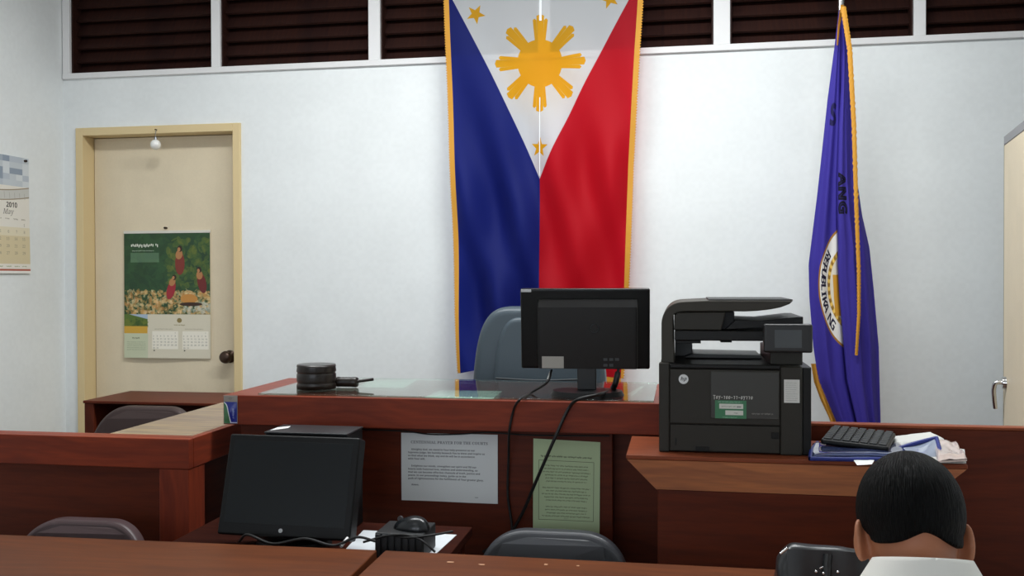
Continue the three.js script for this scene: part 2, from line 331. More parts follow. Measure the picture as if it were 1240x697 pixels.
{
  const chip = (px, py, w, h) => { const p = onY(px, py, TTOP + 0.0006); const s = new THREE.Shape(); for (let i = 0; i < 9; i++) { const a = i / 9 * 6.283, r = 0.6 + 0.4 * rnd(); s[i ? 'lineTo' : 'moveTo'](Math.cos(a) * w * r, Math.sin(a) * h * r); } const g = new THREE.ShapeGeometry(s); g.rotateX(-Math.PI / 2); g.translate(p.x - tableRight.position.x, p.y, p.z - tableRight.position.z); return g; };
  const mChip = mat(0xb98a68, 0.6); for (const a of [[661, 683, 0.006, 0.006], [700, 684.5, 0.006, 0.005], [583, 683, 0.009, 0.006], [545, 680, 0.012, 0.006]]) part('worn_chip', chip(...a), mChip, tableRight);
}
{ // computer table
  const g = thing('computer_table', 'small wooden table pushed against the bench under the black computer screen', 'table');
  part('tabletop', bx(-1.37, -0.59, 0.675, 0.70, 1.93, 2.365, 0.003), mWoodBlack, g);
  for (const x of [-1.36, -0.65]) for (const z of [1.94, 2.315]) part('leg', bx(x, x + 0.04, 0, 0.674, z, z + 0.04, 0.003, true), mPanel, g);
}

// ------------------------------------------------------------------ chairs
function vinylChair(name, label, [x, y, z], turn, topY, width, m) {    // back at local z = 0, seat towards +z
  const g = thing(name, label, 'chair', [x, y, z], turn);
  const h = topY - 0.48, s = new THREE.Shape(), w = width / 2, yb = 0.48;
  s.moveTo(-w * 0.82, yb); s.lineTo(w * 0.82, yb); s.bezierCurveTo(w, yb + 0.02, w, yb + 0.05, w, yb + h * 0.45);
  s.bezierCurveTo(w * 0.98, yb + h * 0.83, w * 0.7, topY, w * 0.36, topY); s.lineTo(-w * 0.36, topY); s.bezierCurveTo(-w * 0.7, topY, -w * 0.98, yb + h * 0.83, -w, yb + h * 0.45); s.bezierCurveTo(-w, yb + 0.05, -w, yb + 0.02, -w * 0.82, yb);
  const gb = new THREE.ExtrudeGeometry(s, { depth: 0.02, bevelEnabled: true, bevelSize: 0.016, bevelThickness: 0.016, bevelSegments: 5, bevelOffset: -0.016, curveSegments: 20 });
  const p = gb.attributes.position; for (let i = 0; i < p.count; i++) { const q = p.getX(i) / w; p.setZ(i, p.getZ(i) + q * q * 0.035 - (p.getY(i) - yb) * 0.12); }
  gb.computeVertexNormals(); part('backrest', gb, m, g);
  const st = new RoundedBoxGeometry(width * 1.02, 0.06, 0.42, 4, 0.028); st.translate(0, 0.43, 0.26); part('seat', st, m, g);
  for (const q of [-1, 1]) {
    part('back_upright', tube([[q * w * 0.8, 0.41, 0.06], [q * w * 0.8, 0.46, 0.03], [q * w * 0.78, 0.6, 0.0 + 0.002]], 0.011, 20), mSteel, g);
    part('leg', tube([[q * w * 0.85, 0.405, 0.43], [q * w * 0.9, 0.2, 0.45], [q * w * 0.93, 0.0, 0.47]], 0.011, 16), mSteel, g);
    part('leg', tube([[q * w * 0.85, 0.405, 0.09], [q * w * 0.9, 0.2, 0.05], [q * w * 0.93, 0.0, 0.02]], 0.011, 16), mSteel, g);
  }
  return g;
}
{
  let a = onZ(585, 668, 2.02), t = onZ(672, 640.5, 1.97), b = onZ(757, 678, 2.02);
  vinylChair('vinyl_chair', 'grey vinyl chair tucked under the table below the green notice', [(a.x + b.x) / 2, 0, 1.99], 0, t.y, 0.42, mVinylGrey);
  t = onZ(110, 627, 2.14);
  vinylChair('vinyl_chair', 'brownish vinyl chair tucked under the table before the low counter', [t.x, 0, 2.16], 0.02, t.y, 0.40, mVinylBrown);
  const c0 = onZ(110, 505, 1.18), c1 = onZ(244, 505, 1.18), ct = onZ(175, 491.5, 1.15);
  vinylChair('vinyl_chair', 'dark brown chair standing behind the low counter by the cabinet', [(c0.x + c1.x) / 2, 0, 1.18], 0, ct.y, c1.x - c0.x, mat(0x3a2a28, 0.5));
  vinylChair('vinyl_chair', 'grey vinyl chair on which the man in white sits', [0.36, 0, 3.42], Math.PI, 0.8, 0.44, mVinylGrey);
}
{ // the judge's chair
  const z = 0.95, a = onZ(571, 462, z), t = onZ(640, 371, z), yTop = t.y, w = 0.265, cx = a.x + w + 0.003, g = thing('executive_chair', 'dark grey leather swivel chair with rounded high back behind the bench', 'chair', [cx, 0.1, 0.9]);
  const y0 = 0.5, y1 = yTop - 0.1, outline = (k) => { const s = new THREE.Shape(), W = w * k, B = y0 + 0.02 * (1 - k) * 10, T = y1 - (1 - k) * 0.12; s.moveTo(-W * 0.85, B); s.lineTo(W * 0.85, B); s.bezierCurveTo(W, B, W, B + 0.1, W, B + 0.25); s.bezierCurveTo(W * 0.99, T - 0.12, W * 0.86, T, W * 0.42, T); s.lineTo(-W * 0.42, T); s.bezierCurveTo(-W * 0.86, T, -W * 0.99, T - 0.12, -W, B + 0.25); s.bezierCurveTo(-W, B + 0.1, -W, B, -W * 0.85, B); return s; };
  const back = new THREE.ExtrudeGeometry(outline(1), { depth: 0.05, bevelEnabled: true, bevelSize: 0.03, bevelThickness: 0.03, bevelSegments: 6, bevelOffset: -0.03, curveSegments: 24 });
  back.translate(0, 0, 0.0); part('backrest', back, mLeather, g);
  const pad = new THREE.ExtrudeGeometry(outline(0.66), { depth: 0.01, bevelEnabled: true, bevelSize: 0.02, bevelThickness: 0.018, bevelSegments: 5, bevelOffset: -0.02, curveSegments: 24 });
  pad.translate(0, 0.0, 0.068); part('back_cushion', pad, mLeather, g);
  const fold = tube([[-w * 0.6, 0.93, 0.108], [0, 0.925, 0.111], [w * 0.6, 0.93, 0.108]], 0.004, 30); part('stitched_seam', fold, mat(0x222a2e, 0.5), g);
  const st = new RoundedBoxGeometry(0.52, 0.1, 0.5, 5, 0.045); st.translate(0, 0.44, 0.25); part('seat', st, mLeather, g);
  for (const q of [-1, 1]) part('armrest', [tube([[q * 0.28, 0.42, 0.12], [q * 0.31, 0.5, 0.12], [q * 0.31, 0.63, 0.1], [q * 0.31, 0.65, 0.2], [q * 0.31, 0.64, 0.36], [q * 0.3, 0.5, 0.38], [q * 0.28, 0.42, 0.36]], 0.02, 50, 10)], mBlack, g);
  const col = cyl(0.028, 0.034, 0.33); col.translate(0, 0.235, 0.22); part('gas_column', col, mBlack, g);
  for (let i = 0; i < 5; i++) {
    const an = i / 5 * 6.283 + 0.3, c = Math.cos(an), s = Math.sin(an);
    part('base_arm', tube([[0, 0.1, 0.22], [c * 0.15, 0.095, 0.22 + s * 0.15], [c * 0.29, 0.07, 0.22 + s * 0.29]], 0.018, 12), mBlack, g);
    const wh = cyl(0.025, 0.025, 0.03, 18); wh.rotateZ(Math.PI / 2); wh.rotateY(-an + 1.57); wh.translate(c * 0.29, 0.025, 0.22 + s * 0.29); part('caster', wh, mBlack, g);
    part('caster_stem', tube([[c * 0.29, 0.03, 0.22 + s * 0.29], [c * 0.29, 0.075, 0.22 + s * 0.29]], 0.008, 4), mBlack, g);
  }
}

// ------------------------------------------------------------------ flags
function star(c, x, y, r, rot = 0) { c.beginPath(); for (let i = 0; i < 10; i++) { const a = rot - Math.PI / 2 + i * Math.PI / 5, q = i % 2 ? r * 0.42 : r; c.lineTo(x + Math.cos(a) * q, y + Math.sin(a) * q); } c.closePath(); c.fill(); }
{
  const yTop = 2.80, yBot = 0.955, LX = [[0, onZ(545, -14, 0.07).x], [0.16, onZ(548, 60, 0.07).x], [0.65, onZ(557, 300, 0.07).x], [1, onZ(560, 450, 0.07).x]], RX = [[0, onZ(774, -14, 0.07).x], [0.16, onZ(769, 60, 0.07).x], [0.46, onZ(761, 200, 0.07).x], [0.78, onZ(756, 345, 0.07).x], [1, onZ(752, 450, 0.07).x]];
  const tex = canvasTex(1024, 2048, (c, w, h) => {
    const ax = 0.492 * w, ay = 0.488 * h, gold = '#f2b21c';
    c.fillStyle = '#1b2880'; c.fillRect(0, 0, ax, h); c.fillStyle = '#cc1026'; c.fillRect(ax, 0, w - ax, h);
    c.fillStyle = '#e6e9ec'; c.beginPath(); c.moveTo(0, 0); c.lineTo(w, 0); c.lineTo(ax, ay); c.fill();
    c.fillStyle = gold; const sx = 0.492 * w, sy = 0.193 * h, R = 0.122 * w;
    for (let i = 0; i < 8; i++) {
      c.save(); c.translate(sx, sy); c.rotate(i * Math.PI / 4);
      for (const [o, b, e, L] of [[0, 15, 21, 1.98], [-27, 7, 10, 1.8], [27, 7, 10, 1.8]]) { c.beginPath(); c.moveTo(o * 0.8 - b, -R * 0.9); c.lineTo(o * 1.15 - e, -R * L); c.lineTo(o * 1.15, -R * (L + 0.07)); c.lineTo(o * 1.15 + e, -R * L); c.lineTo(o * 0.8 + b, -R * 0.9); c.fill(); }
      c.restore();
    }
    c.beginPath(); c.arc(sx, sy, R, 0, 7); c.fill();
    star(c, 0.145 * w, 0.062 * h, 54, 0.5); star(c, 0.855 * w, 0.038 * h, 54, -0.3); star(c, 0.492 * w, 0.408 * h, 54, 0.1);
  });
  const zAt = (u, v) => 0.1 + 0.013 * Math.sin(u * 21 + v * 2.2) * (0.25 + v) + 0.03 * Math.sin((u * 0.9 - v * 0.55) * 24 + 1) * clamp(v * 2.2 - 0.2) * (u < 0.5 ? 1 : 0.9) + 0.02 * Math.sin((u * 1.1 + v * 0.8) * 15) * clamp(v * 2 - 0.3) + 0.006 * Math.sin(v * 9 + u * 4);
  const fx = (u, v) => lerp(along(LX, v), along(RX, v), u), fy = (u, v) => lerp(yTop, yBot + 0.02 * Math.sin(u * 9) + (u > 0.5 ? -0.05 * (u - 0.5) : 0), v);
  const g = thing('national_flag', 'large blue, red and white flag with golden sun hanging on the white wall', 'flag');
  part('cloth', sheet(96, 170, (u, v) => [fx(u, v), fy(u, v), zAt(u, v)]), mat(0xffffff, 0.6, { map: tex, transmission: 0.55, thickness: 0, side: THREE.DoubleSide, specularIntensity: 0.2 }), g);
  for (const [u0, s] of [[0, -1], [1, 1]]) part('fringe', sheet(4, 400, (u, v) => [fx(u0, v) + s * u * (0.026 - 0.012 * clamp(v * 3 - 2) + 0.004 * Math.sin(v * 900)), fy(u0, v), zAt(u0, v) + 0.002 * Math.sin(v * 1250) * (0.4 + u)]), mGold, g);
  part('fringe', sheet(200, 4, (w, v) => { const u = 0.3 + 0.7 * w; return [fx(u, 1), fy(u, 1) - v * (0.045 + 0.005 * Math.sin(u * 500)), zAt(u, 1) + 0.003 * Math.sin(u * 700) * (0.4 + v)]; }), mGold, g);
  part('seam_tape', sheet(2, 60, (u, v) => [fx(0.487 + 0.013 * u, v * 0.085), fy(0.49, v * 0.085), zAt(0.492, v * 0.085) + 0.003]), mat(0xe6e9ec, 0.8), g);
  part('seam', sheet(2, 120, (u, v) => [fx(0.4905 + 0.005 * u, 0.28 + v * 0.2), fy(0.492, 0.28 + v * 0.2), zAt(0.492, 0.28 + v * 0.2) + 0.0025]), mat(0xe6e9ec, 0.8), g);
  const rod = cyl(0.012, 0.012, 1.02); rod.rotateZ(Math.PI / 2); rod.translate((along(LX, 0) + along(RX, 0)) / 2, yTop + 0.004, 0.075); part('hanging_rod', rod, mWoodDark, g);
  for (const u of [0.05, 0.95]) part('hook', tube([[fx(u, 0), yTop + 0.03, 0.01], [fx(u, 0), yTop + 0.03, 0.07], [fx(u, 0), yTop + 0.018, 0.09], [fx(u, 0), yTop - 0.012, 0.08]], 0.004, 16), mSteel, g);
}
{ // indigo standard on a pole
  const zF = 0.36, ya = 12, yb = 575;
  const Lp = [[12, 1016], [60, 1010], [120, 1002], [230, 990], [320, 979], [360, 980], [420, 985], [460, 991], [515, 1013], [575, 1022]], Rp = [[12, 1022], [60, 1029], [120, 1034], [220, 1040], [260, 1046], [300, 1055], [350, 1060], [420, 1066], [510, 1068], [575, 1068]];
  const tex = canvasTex(1024, 1024, (c, w, h) => {
    c.fillStyle = '#382f8c'; c.fillRect(0, 0, w, h);
    const T = (y) => (y - ya) / (yb - ya) * h;
    c.fillStyle = '#1a1748'; c.textAlign = 'center'; c.textBaseline = 'middle';
    c.save(); c.translate(0.17 * w, T(140)); c.scale(4.6, 1); c.font = 'bold 64px sans-serif'; c.fillText('S', 0, 0); c.strokeStyle = '#1a1748'; c.lineWidth = 4; c.strokeText('S', 0, 0); c.restore();
    c.save(); c.translate(0.655 * w, T(236)); c.rotate(Math.PI / 2); c.scale(1, 3.4); c.font = 'bold 42px sans-serif'; c.fillText('ANG', 0, 0); c.lineWidth = 3; c.strokeText('ANG', 0, 0); c.restore();
    c.save(); c.beginPath(); c.rect(0, 0, 0.55 * w, h); c.clip(); c.translate(0.375 * w, T(349)); c.scale(2.2, 1); const R = 128;
    c.fillStyle = '#9a6a2c'; c.beginPath(); c.arc(0, 0, R + 6, 0, 7); c.fill();
    c.fillStyle = '#d9d6cf'; c.beginPath(); c.arc(0, 0, R, 0, 7); c.fill();
    c.fillStyle = '#b98f3c'; c.beginPath(); c.arc(0, 0, R * 0.7, 0, 7); c.fill();
    c.fillStyle = '#cfc7b4'; c.beginPath(); c.arc(0, 0, R * 0.6, 0, 7); c.fill();
    for (let i = 0; i < 60; i++) { c.fillStyle = i % 2 ? '#8a6626' : '#dcb85c'; const a = i / 60 * 6.283; c.beginPath(); c.arc(Math.cos(a) * R * 0.65, Math.sin(a) * R * 0.65, 6, 0, 7); c.fill(); }
    c.fillStyle = '#c08a2c'; c.fillRect(-62, -30, 30, 90); c.fillStyle = '#d9a63e'; c.fillRect(-30, -60, 40, 120);
    c.fillStyle = '#16142c'; c.font = 'bold 34px sans-serif';
    const txt = 'REPUBLIKA NG'; for (let i = 0; i < txt.length; i++) { const a = (-0.72 + i * 0.138) ; c.save(); c.rotate(Math.PI - a * 1 - 0); c.translate(R * 0.86, 0); c.rotate(Math.PI / 2); c.scale(1, 1); c.rotate(Math.PI); c.fillText(txt[i], 0, 0); c.restore(); }
    c.restore();
  });
  const G = [[0, 0], [0.38, 0.56], [0.48, 0.54], [0.57, 0.43], [0.6, 0.44], [0.74, 0.68], [0.78, 0.7], [1, 1]], Z = [[0, 0.0], [0.12, 0.03], [0.28, 0.018], [0.38, -0.02], [0.48, -0.035], [0.57, 0.03], [0.6, 0.05], [0.66, 0.06], [0.74, 0.045], [0.78, 0.02], [0.88, 0.012], [1, -0.03]];
  const at = (u, v) => { const y = lerp(ya, yb, v), l = along(Lp, y), r = along(Rp, y), k = clamp((v + 0.03) * 2.2), gg = lerp(u, along(G, u), clamp(v * 4)); const p = onZ(lerp(l, r, gg), y, zF); const z = along(Z, u) * k + 0.006 * Math.sin(u * 40 + v * 5) * k; return [p.x, p.y, zF + z]; };
  const g = thing('standard_flag', 'indigo flag with a round seal draped around a pole beside the printer', 'flag');
  part('cloth', sheet(140, 120, at), mat(0xffffff, 0.7, { map: tex, side: THREE.DoubleSide, specularIntensity: 0.4 }), g);
  const strip = (pts, w0, w1, z) => sheet(4, 160, (u, v) => { const x = along(pts.map(([px, py], i) => [i / (pts.length - 1), px]), v), y = along(pts.map(([px, py], i) => [i / (pts.length - 1), py]), v), p = onZ(x, y, z); return [p.x + (u - 0.5) * lerp(w0, w1, v) * (1 + 0.12 * Math.sin(v * 400)), p.y, z + 0.003 * Math.sin(v * 500 + u * 9) + 0.004 * Math.sin(u * 3.14)]; });
  part('fringe', strip([[1021, 8], [1029, 60], [1034, 150], [1037, 250], [1040, 330], [1040, 380], [1037, 430]], 0.022, 0.012, 0.43), mGold, g);
  part('fringe', strip([[1020, 6], [1016, 30], [1014, 55]], 0.016, 0.006, 0.40), mGold, g);
  part('fringe', strip([[985, 440], [989, 462], [998, 485], [1008, 505], [1014, 520]], 0.02, 0.034, 0.355), mGold, g);
  const q = onZ(1020, 5, zF), pole = cyl(0.013, 0.013, 2.65); pole.translate(q.x, 0.12 + 1.325, zF - 0.03); part('pole', pole, mChrome, g);
  const base = new THREE.LatheGeometry([[0, 0.1], [0.17, 0.1], [0.17, 0.12], [0.06, 0.14], [0.025, 0.17], [0.02, 0.2], [0, 0.2]].map((p) => new THREE.Vector2(...p)), 36); base.translate(q.x, 0, zF - 0.03); part('pole_base', base, mChrome, g);
  const tip = new THREE.LatheGeometry([[0, 2.77], [0.02, 2.775], [0.022, 2.8], [0.012, 2.83], [0.018, 2.86], [0, 2.93]].map((p) => new THREE.Vector2(...p)), 20); tip.translate(q.x, 0, zF - 0.03); part('finial', tip, mGold, g);
}

// ------------------------------------------------------------------ calendars and notices
const words = (c, x, y, w, h, ink, dark = 1) => { let p = x; c.fillStyle = ink; while (p < x + w) { const L = Math.min((0.7 + rnd() * 2.4) * h, x + w - p); for (let k = 0; k < L; k += h * 0.42) c.fillRect(p + k, y - h * (0.42 + 0.3 * rnd()), h * 0.24, h * (0.5 + 0.35 * rnd())); p += L + h * 0.5; } };
{
  const a = onZ(150, 281, -0.075), b = onZ(255, 434, -0.075), w = b.x - a.x, h = a.y - b.y;
  const g = thing('wall_calendar', 'calendar with a picture of villagers hanging on the cream door', 'calendar', [(a.x + b.x) / 2, b.y, -0.083]);
  const tex = canvasTex(720, 1056, (c, W, H) => {
    const sp = (n, x0, x1, y0, y1, cols, r0, r1) => { for (let i = 0; i < n; i++) { c.fillStyle = cols[Math.floor(rnd() * cols.length)]; c.globalAlpha = 0.5; c.beginPath(); c.ellipse(lerp(x0, x1, rnd()), lerp(y0, y1, rnd()), lerp(r0, r1, rnd()), lerp(r0, r1, rnd()) * 0.6, rnd() * 3, 0, 7); c.fill(); } c.globalAlpha = 1; };
    c.fillStyle = '#234526'; c.fillRect(0, 0, W, 700);
    sp(500, 0, W, 0, 520, ['#21432a', '#284c2c', '#264626', '#2f5430', '#1d3d26'], 14, 60);
    sp(260, 360, 720, 60, 460, ['#5a6a2a', '#6c742c', '#445f2c', '#35552a'], 8, 40);
    sp(700, 0, 720, 490, 690, ['#d8b070', '#c9954f', '#e4c690', '#c08c50', '#ecd3a4', '#a8763c'], 5, 26);
    sp(70, 500, 720, 590, 680, ['#c9c6b8', '#a9b0a4', '#7a8a7c', '#e2dcc8'], 8, 26);
    const fig = (x, y, s, robe, lean) => { c.save(); c.translate(x, y); c.rotate(lean); c.fillStyle = robe; c.beginPath(); c.ellipse(0, 60 * s, 36 * s, 86 * s, 0, 0, 7); c.fill(); c.fillStyle = '#b07a4c'; c.beginPath(); c.ellipse(-6 * s, -8 * s, 26 * s, 36 * s, 0.2, 0, 7); c.fill(); c.fillStyle = '#2a1a16'; c.beginPath(); c.ellipse(0, -52 * s, 19 * s, 24 * s, 0, 0, 7); c.fill(); c.fillStyle = '#b47f52'; c.beginPath(); c.ellipse(-7 * s, -46 * s, 11 * s, 16 * s, 0, 0, 7); c.fill(); c.restore(); };
    fig(470, 200, 1.1, '#7c2f25', 0); fig(640, 370, 1.0, '#6d2422', -0.2); fig(410, 430, 0.95, '#9a2430', 0.25);
    c.fillStyle = '#c58a42'; c.beginPath(); c.ellipse(545, 560, 70, 40, 0, 0, 7); c.fill(); c.fillStyle = '#3a2416'; c.beginPath(); c.ellipse(560, 605, 95, 16, 0, 0, 7); c.fill();
    c.fillStyle = 'rgba(150,180,150,0.42)'; c.fillRect(55, 175, 240, 80);
    words(c, 60, 120, 230, 30, '#f4f4ea'); words(c, 70, 160, 180, 10, '#c8d4c4');
    c.fillStyle = '#d9d2bd'; c.fillRect(0, 690, W, H - 690);
    c.fillStyle = '#55702c'; c.fillRect(0, 690, 200, 160); sp(40, 10, 190, 740, 800, ['#37521f', '#6d7a2c'], 12, 34); c.fillStyle = '#d2a53c'; c.fillRect(0, 790, 200, 60); c.fillStyle = '#a9bcd0'; c.beginPath(); c.moveTo(40, 690); c.lineTo(200, 690); c.lineTo(200, 730); c.fill();
    c.fillStyle = '#c7cdb0'; c.fillRect(0, 850, 205, H - 850); c.fillStyle = '#8e9a7c'; words(c, 70, 892, 60, 16, '#5a6348'); for (let k = 0; k < 5; k++) words(c, 25, 925 + k * 16, 160, 9, '#98a486');
    c.fillStyle = '#8a7a48'; c.beginPath(); c.arc(465, 740, 20, 0, 7); c.fill(); words(c, 420, 782, 90, 11, '#7d7040');
    for (const x of [240, 490]) { words(c, x + 20, 815, 150, 9, '#a39c86'); c.fillStyle = '#efeadb'; c.fillRect(x, 830, 215, 150); c.fillStyle = '#6d6a60'; c.font = '17px sans-serif'; for (let d = 1; d <= 31; d++) { const k = d + 5; c.fillText(String(d), x + 6 + (k % 7) * 30, 852 + Math.floor(k / 7) * 25); } c.fillStyle = '#3a382f'; c.beginPath(); c.arc(x + 18, 992, 6, 0, 7); c.fill(); }
  });
  part('printed_page', sheet(16, 30, (u, v) => [(u - 0.5) * w, h * (1 - v), 0.007 + 0.012 * Math.pow(v, 2) * (0.6 + 0.4 * Math.sin(u * 5))]), mat(0xffffff, 0.45, { map: tex }), g);
  part('page_stack', bx(-w / 2, w / 2, 0.002, h, -0.0015, 0.0045, 0.001), mat(0xcfc6ae, 0.8), g);
  part('binding_strip', bx(-w / 2 - 0.002, w / 2 + 0.002, h - 0.008, h + 0.006, -0.0015, 0.009, 0.001), mat(0xd9d6cc, 0.5), g);
  part('hanging_nail', tube([[-0.005, h + 0.02, -0.002], [-0.005, h + 0.02, 0.018]], 0.006, 4), mBronze, g);
}
{
  const p = onX(33.5, 190, WX0), q = onX(36, 331, WX0), w = 0.42, h = p.y - q.y - 0.01, zc = p.z + w / 2;
  const g = thing('wall_calendar', 'pale calendar page for May on the left side wall', 'calendar', [WX0 + 0.001, q.y, zc], Math.PI / 2);
  const tex = canvasTex(720, 1024, (c, W, H) => {
    c.fillStyle = '#e6e2d8'; c.fillRect(0, 0, W, H);
    for (let i = 0; i < 9; i++) for (let j = 0; j < 5; j++) { c.fillStyle = ['#b9c2cc', '#d4dade', '#a2aebb', '#c4ccd2', '#8f9cac'][Math.floor(rnd() * 5)]; c.fillRect(i * 80, j * 52, 80, 52); }
    c.fillStyle = '#c9c9c4'; c.beginPath(); c.moveTo(0, 300); c.quadraticCurveTo(W / 2, 330, W, 262); c.lineTo(W, 356); c.quadraticCurveTo(W / 2, 400, 0, 380); c.fill();
    c.strokeStyle = '#8c7c5e'; c.lineWidth = 8; for (const d of [0, 84]) { c.beginPath(); c.moveTo(0, 300 + d); c.quadraticCurveTo(W / 2, 330 + d, W, 262 + d); c.stroke(); }
    c.strokeStyle = '#a4a29a'; c.lineWidth = 4; for (let x = 40; x < W; x += 62) { c.beginPath(); c.moveTo(x, 318); c.lineTo(x + 6, 372); c.stroke(); }
    c.fillStyle = '#2b2826'; c.font = 'bold 62px sans-serif'; c.textAlign = 'right'; c.fillText('2010', 570, 448); c.fillStyle = '#5a544c'; c.font = 'italic 62px serif'; c.fillText('May', 520, 508);
    c.fillStyle = '#d6c8a4'; c.fillRect(0, 690, W, 250); c.fillStyle = '#e0d7bd'; c.fillRect(0, 620, W, 75);
    c.fillStyle = '#8f8878'; for (let i = 0; i < 7; i++) words(c, 30 + i * 98, 552, 50, 14, '#8a8272');
    c.font = '34px serif'; for (let d = 1; d <= 31; d++) { const k = d + 5; c.fillText(String(d), 74 + (k % 7) * 98, 610 + Math.floor(k / 7) * 62); }
    for (let i = 0; i < 7; i++) words(c, 30 + i * 98, 965, 60, 12, '#7d8a4c');
    c.fillStyle = '#b05a48'; c.fillRect(0, 985, W, 16); c.fillStyle = '#eceae4'; c.fillRect(0, 1001, W, 23);
  });
  part('printed_page', sheet(6, 20, (u, v) => [(u - 0.5) * w, h * (1 - v), 0.004 + 0.006 * v * v]), mat(0xffffff, 0.5, { map: tex }), g);
  part('page_stack', bx(-w / 2, w / 2, 0.002, h, 0.0, 0.003, 0.0008), mPaper, g);
  part('hanging_nail', tube([[w / 2 - 0.03, h - 0.014, 0], [w / 2 - 0.03, h - 0.014, 0.016]], 0.006, 4), mBronze, g);
}
function notice(name, label, corners, z, tex, group) {
  const P = corners.map(([x, y]) => onZ(x, y, z));
  const g = sheet(12, 16, (u, v) => { const t = P[0].clone().lerp(P[1], u), b = P[3].clone().lerp(P[2], u), p = t.lerp(b, v); return [p.x, p.y, z + 0.0015 + 0.002 * Math.sin(u * 6 + v * 3) * v]; });
  return single(name, g, mat(0xffffff, 0.8, { map: tex, side: THREE.DoubleSide }), label, 'notice');
}
notice('prayer_notice', 'white sheet with typed prayer pasted on the front of the bench', [[486, 523.5], [602.8, 526], [603, 609.5], [486.5, 605]], 1.783, canvasTex(1188, 840, (c, w, h) => {
  c.fillStyle = '#dfe3e4'; c.fillRect(0, 0, w, h); c.fillStyle = '#6d7176'; c.font = 'bold 46px serif'; c.textAlign = 'center';
  c.save(); c.translate(w / 2, 128); c.scale(w * 0.8 / c.measureText('CENTENNIAL PRAYER FOR THE COURTS').width, 1); c.fillText('CENTENNIAL PRAYER FOR THE COURTS', 0, 0); c.restore();
  c.textAlign = 'left'; c.fillStyle = '#4a4e52'; c.font = 'bold 31px sans-serif';
  const L = ['     Almighty God, we stand in Your holy presence as our', 'Supreme Judge. We humbly beseech You to bless and inspire us', 'so that what we think, say and do will be in accordance', 'with Your will.', '', '     Enlighten our minds, strengthen our spirit and fill our', 'hearts with fraternal love, wisdom and understanding, so', 'that we can become effective channels of truth, justice and', 'peace. In our proceedings today, guide us in the', 'path of righteousness for the fulfillment of Your greater glory.', '', '     Amen.'];
  L.forEach((t, i) => { if (t) c.fillText(t, 84, 212 + i * 39 + (i > 4 ? 10 : 0), w - 165); });
  c.fillRect(910, 770, 40, 5);
}));
notice('green_notice', 'pale green sheet with boxed text pasted on the front of the bench', [[646, 530.5], [727, 535], [726, 649], [645.5, 646]], 1.783, canvasTex(840, 1188, (c, w, h) => {
  c.fillStyle = '#bccfa6'; c.fillRect(0, 0, w, h); words(c, 95, 215, 640, 26, '#3c4a38'); c.strokeStyle = '#51614a'; c.lineWidth = 5; c.strokeRect(72, 262, 690, 740);
  let y = 330; for (const n of [6, 5, 4]) { for (let k = 0; k < n; k++) { const q = 30 + rnd() * 70; words(c, 72 + q, y, 690 - 2 * q, 21, '#66765c'); y += 39; } y += 42; }
  words(c, 390, 985, 60, 10, '#8a9a7c');
}));

// ------------------------------------------------------------------ on the bench
const GT = BTOP + 0.0068;
{ // sounding block and gavel
  const p = onY(379, 471, GT), g = thing('sounding_block', 'dark turned wooden sounding block standing on the glass', 'sounding block', [p.x, GT, p.z - 0.03]);
  const mW = mat(0x1d1612, 0.3), r = 0.063, H = 0.078;
  const pts = [[0, 0], [r, 0], [r, 0.014], [r * 0.965, 0.017], [r * 0.965, 0.022], [r, 0.025], [r, 0.046], [r * 0.965, 0.049], [r * 0.965, 0.053], [r * 1.01, 0.056], [r * 0.98, 0.07], [r, 0.072], [r * 0.97, H], [0, H]];
  part('block', new THREE.LatheGeometry(pts.map((q) => new THREE.Vector2(...q)), 48), mW, g);
  const a = onY(418, 470, GT), k = thing('gavel', 'small dark ribbed gavel lying beside the sounding block', 'gavel', [a.x - 0.005, GT, a.z - 0.03]);
  const hd = [[0, -0.036], [0.015, -0.036], [0.017, -0.03], [0.0165, -0.02]]; for (let i = 0; i < 8; i++) hd.push([0.0165 - (i % 2) * 0.0012, -0.018 + i * 0.005]); hd.push([0.017, 0.03], [0.015, 0.036], [0, 0.036]);
  const gh = new THREE.LatheGeometry(hd.map((q) => new THREE.Vector2(...q)), 28); gh.rotateZ(Math.PI / 2); gh.translate(0, 0.0175, 0); part('head', gh, mW, k);
  part('handle', tube([[0.034, 0.02, 0.0], [0.06, 0.023, -0.008], [0.085, 0.026, -0.018]], 0.0052, 20, 10), mW, k);
}
function flatPaper(name, label, px, m = mPaper, y = BTOP + 0.0003, t = 0.0008) {
  const P = px.map(([x, yy]) => onY(x, yy, y)), s = P.map((p) => [p.x, -p.z]);
  if (THREE.ShapeUtils.area(s.map((q) => new THREE.Vector2(...q))) < 0) s.reverse();
  const g = new THREE.ExtrudeGeometry(new THREE.Shape(s.map((q) => new THREE.Vector2(...q))), { depth: t, bevelEnabled: false }); g.rotateX(-Math.PI / 2); g.translate(0, y, 0);
  return single(name, g, m, label, 'paper');
}
flatPaper('paper_sheet', 'white paper sheet lying behind the gavel on the glass', [[432, 468.5], [447, 460.5], [505, 460], [488, 469.5]]);
flatPaper('paper_sheet', 'white paper sheet near the front edge of the bench between gavel and screen', [[514, 481], [533, 472.5], [608, 473.5], [596, 483]]);
flatPaper('paper_strip', 'narrow white strip beside the foot of the screen on the bench', [[759, 478], [776, 467.5], [780, 468], [765, 479.5]]);
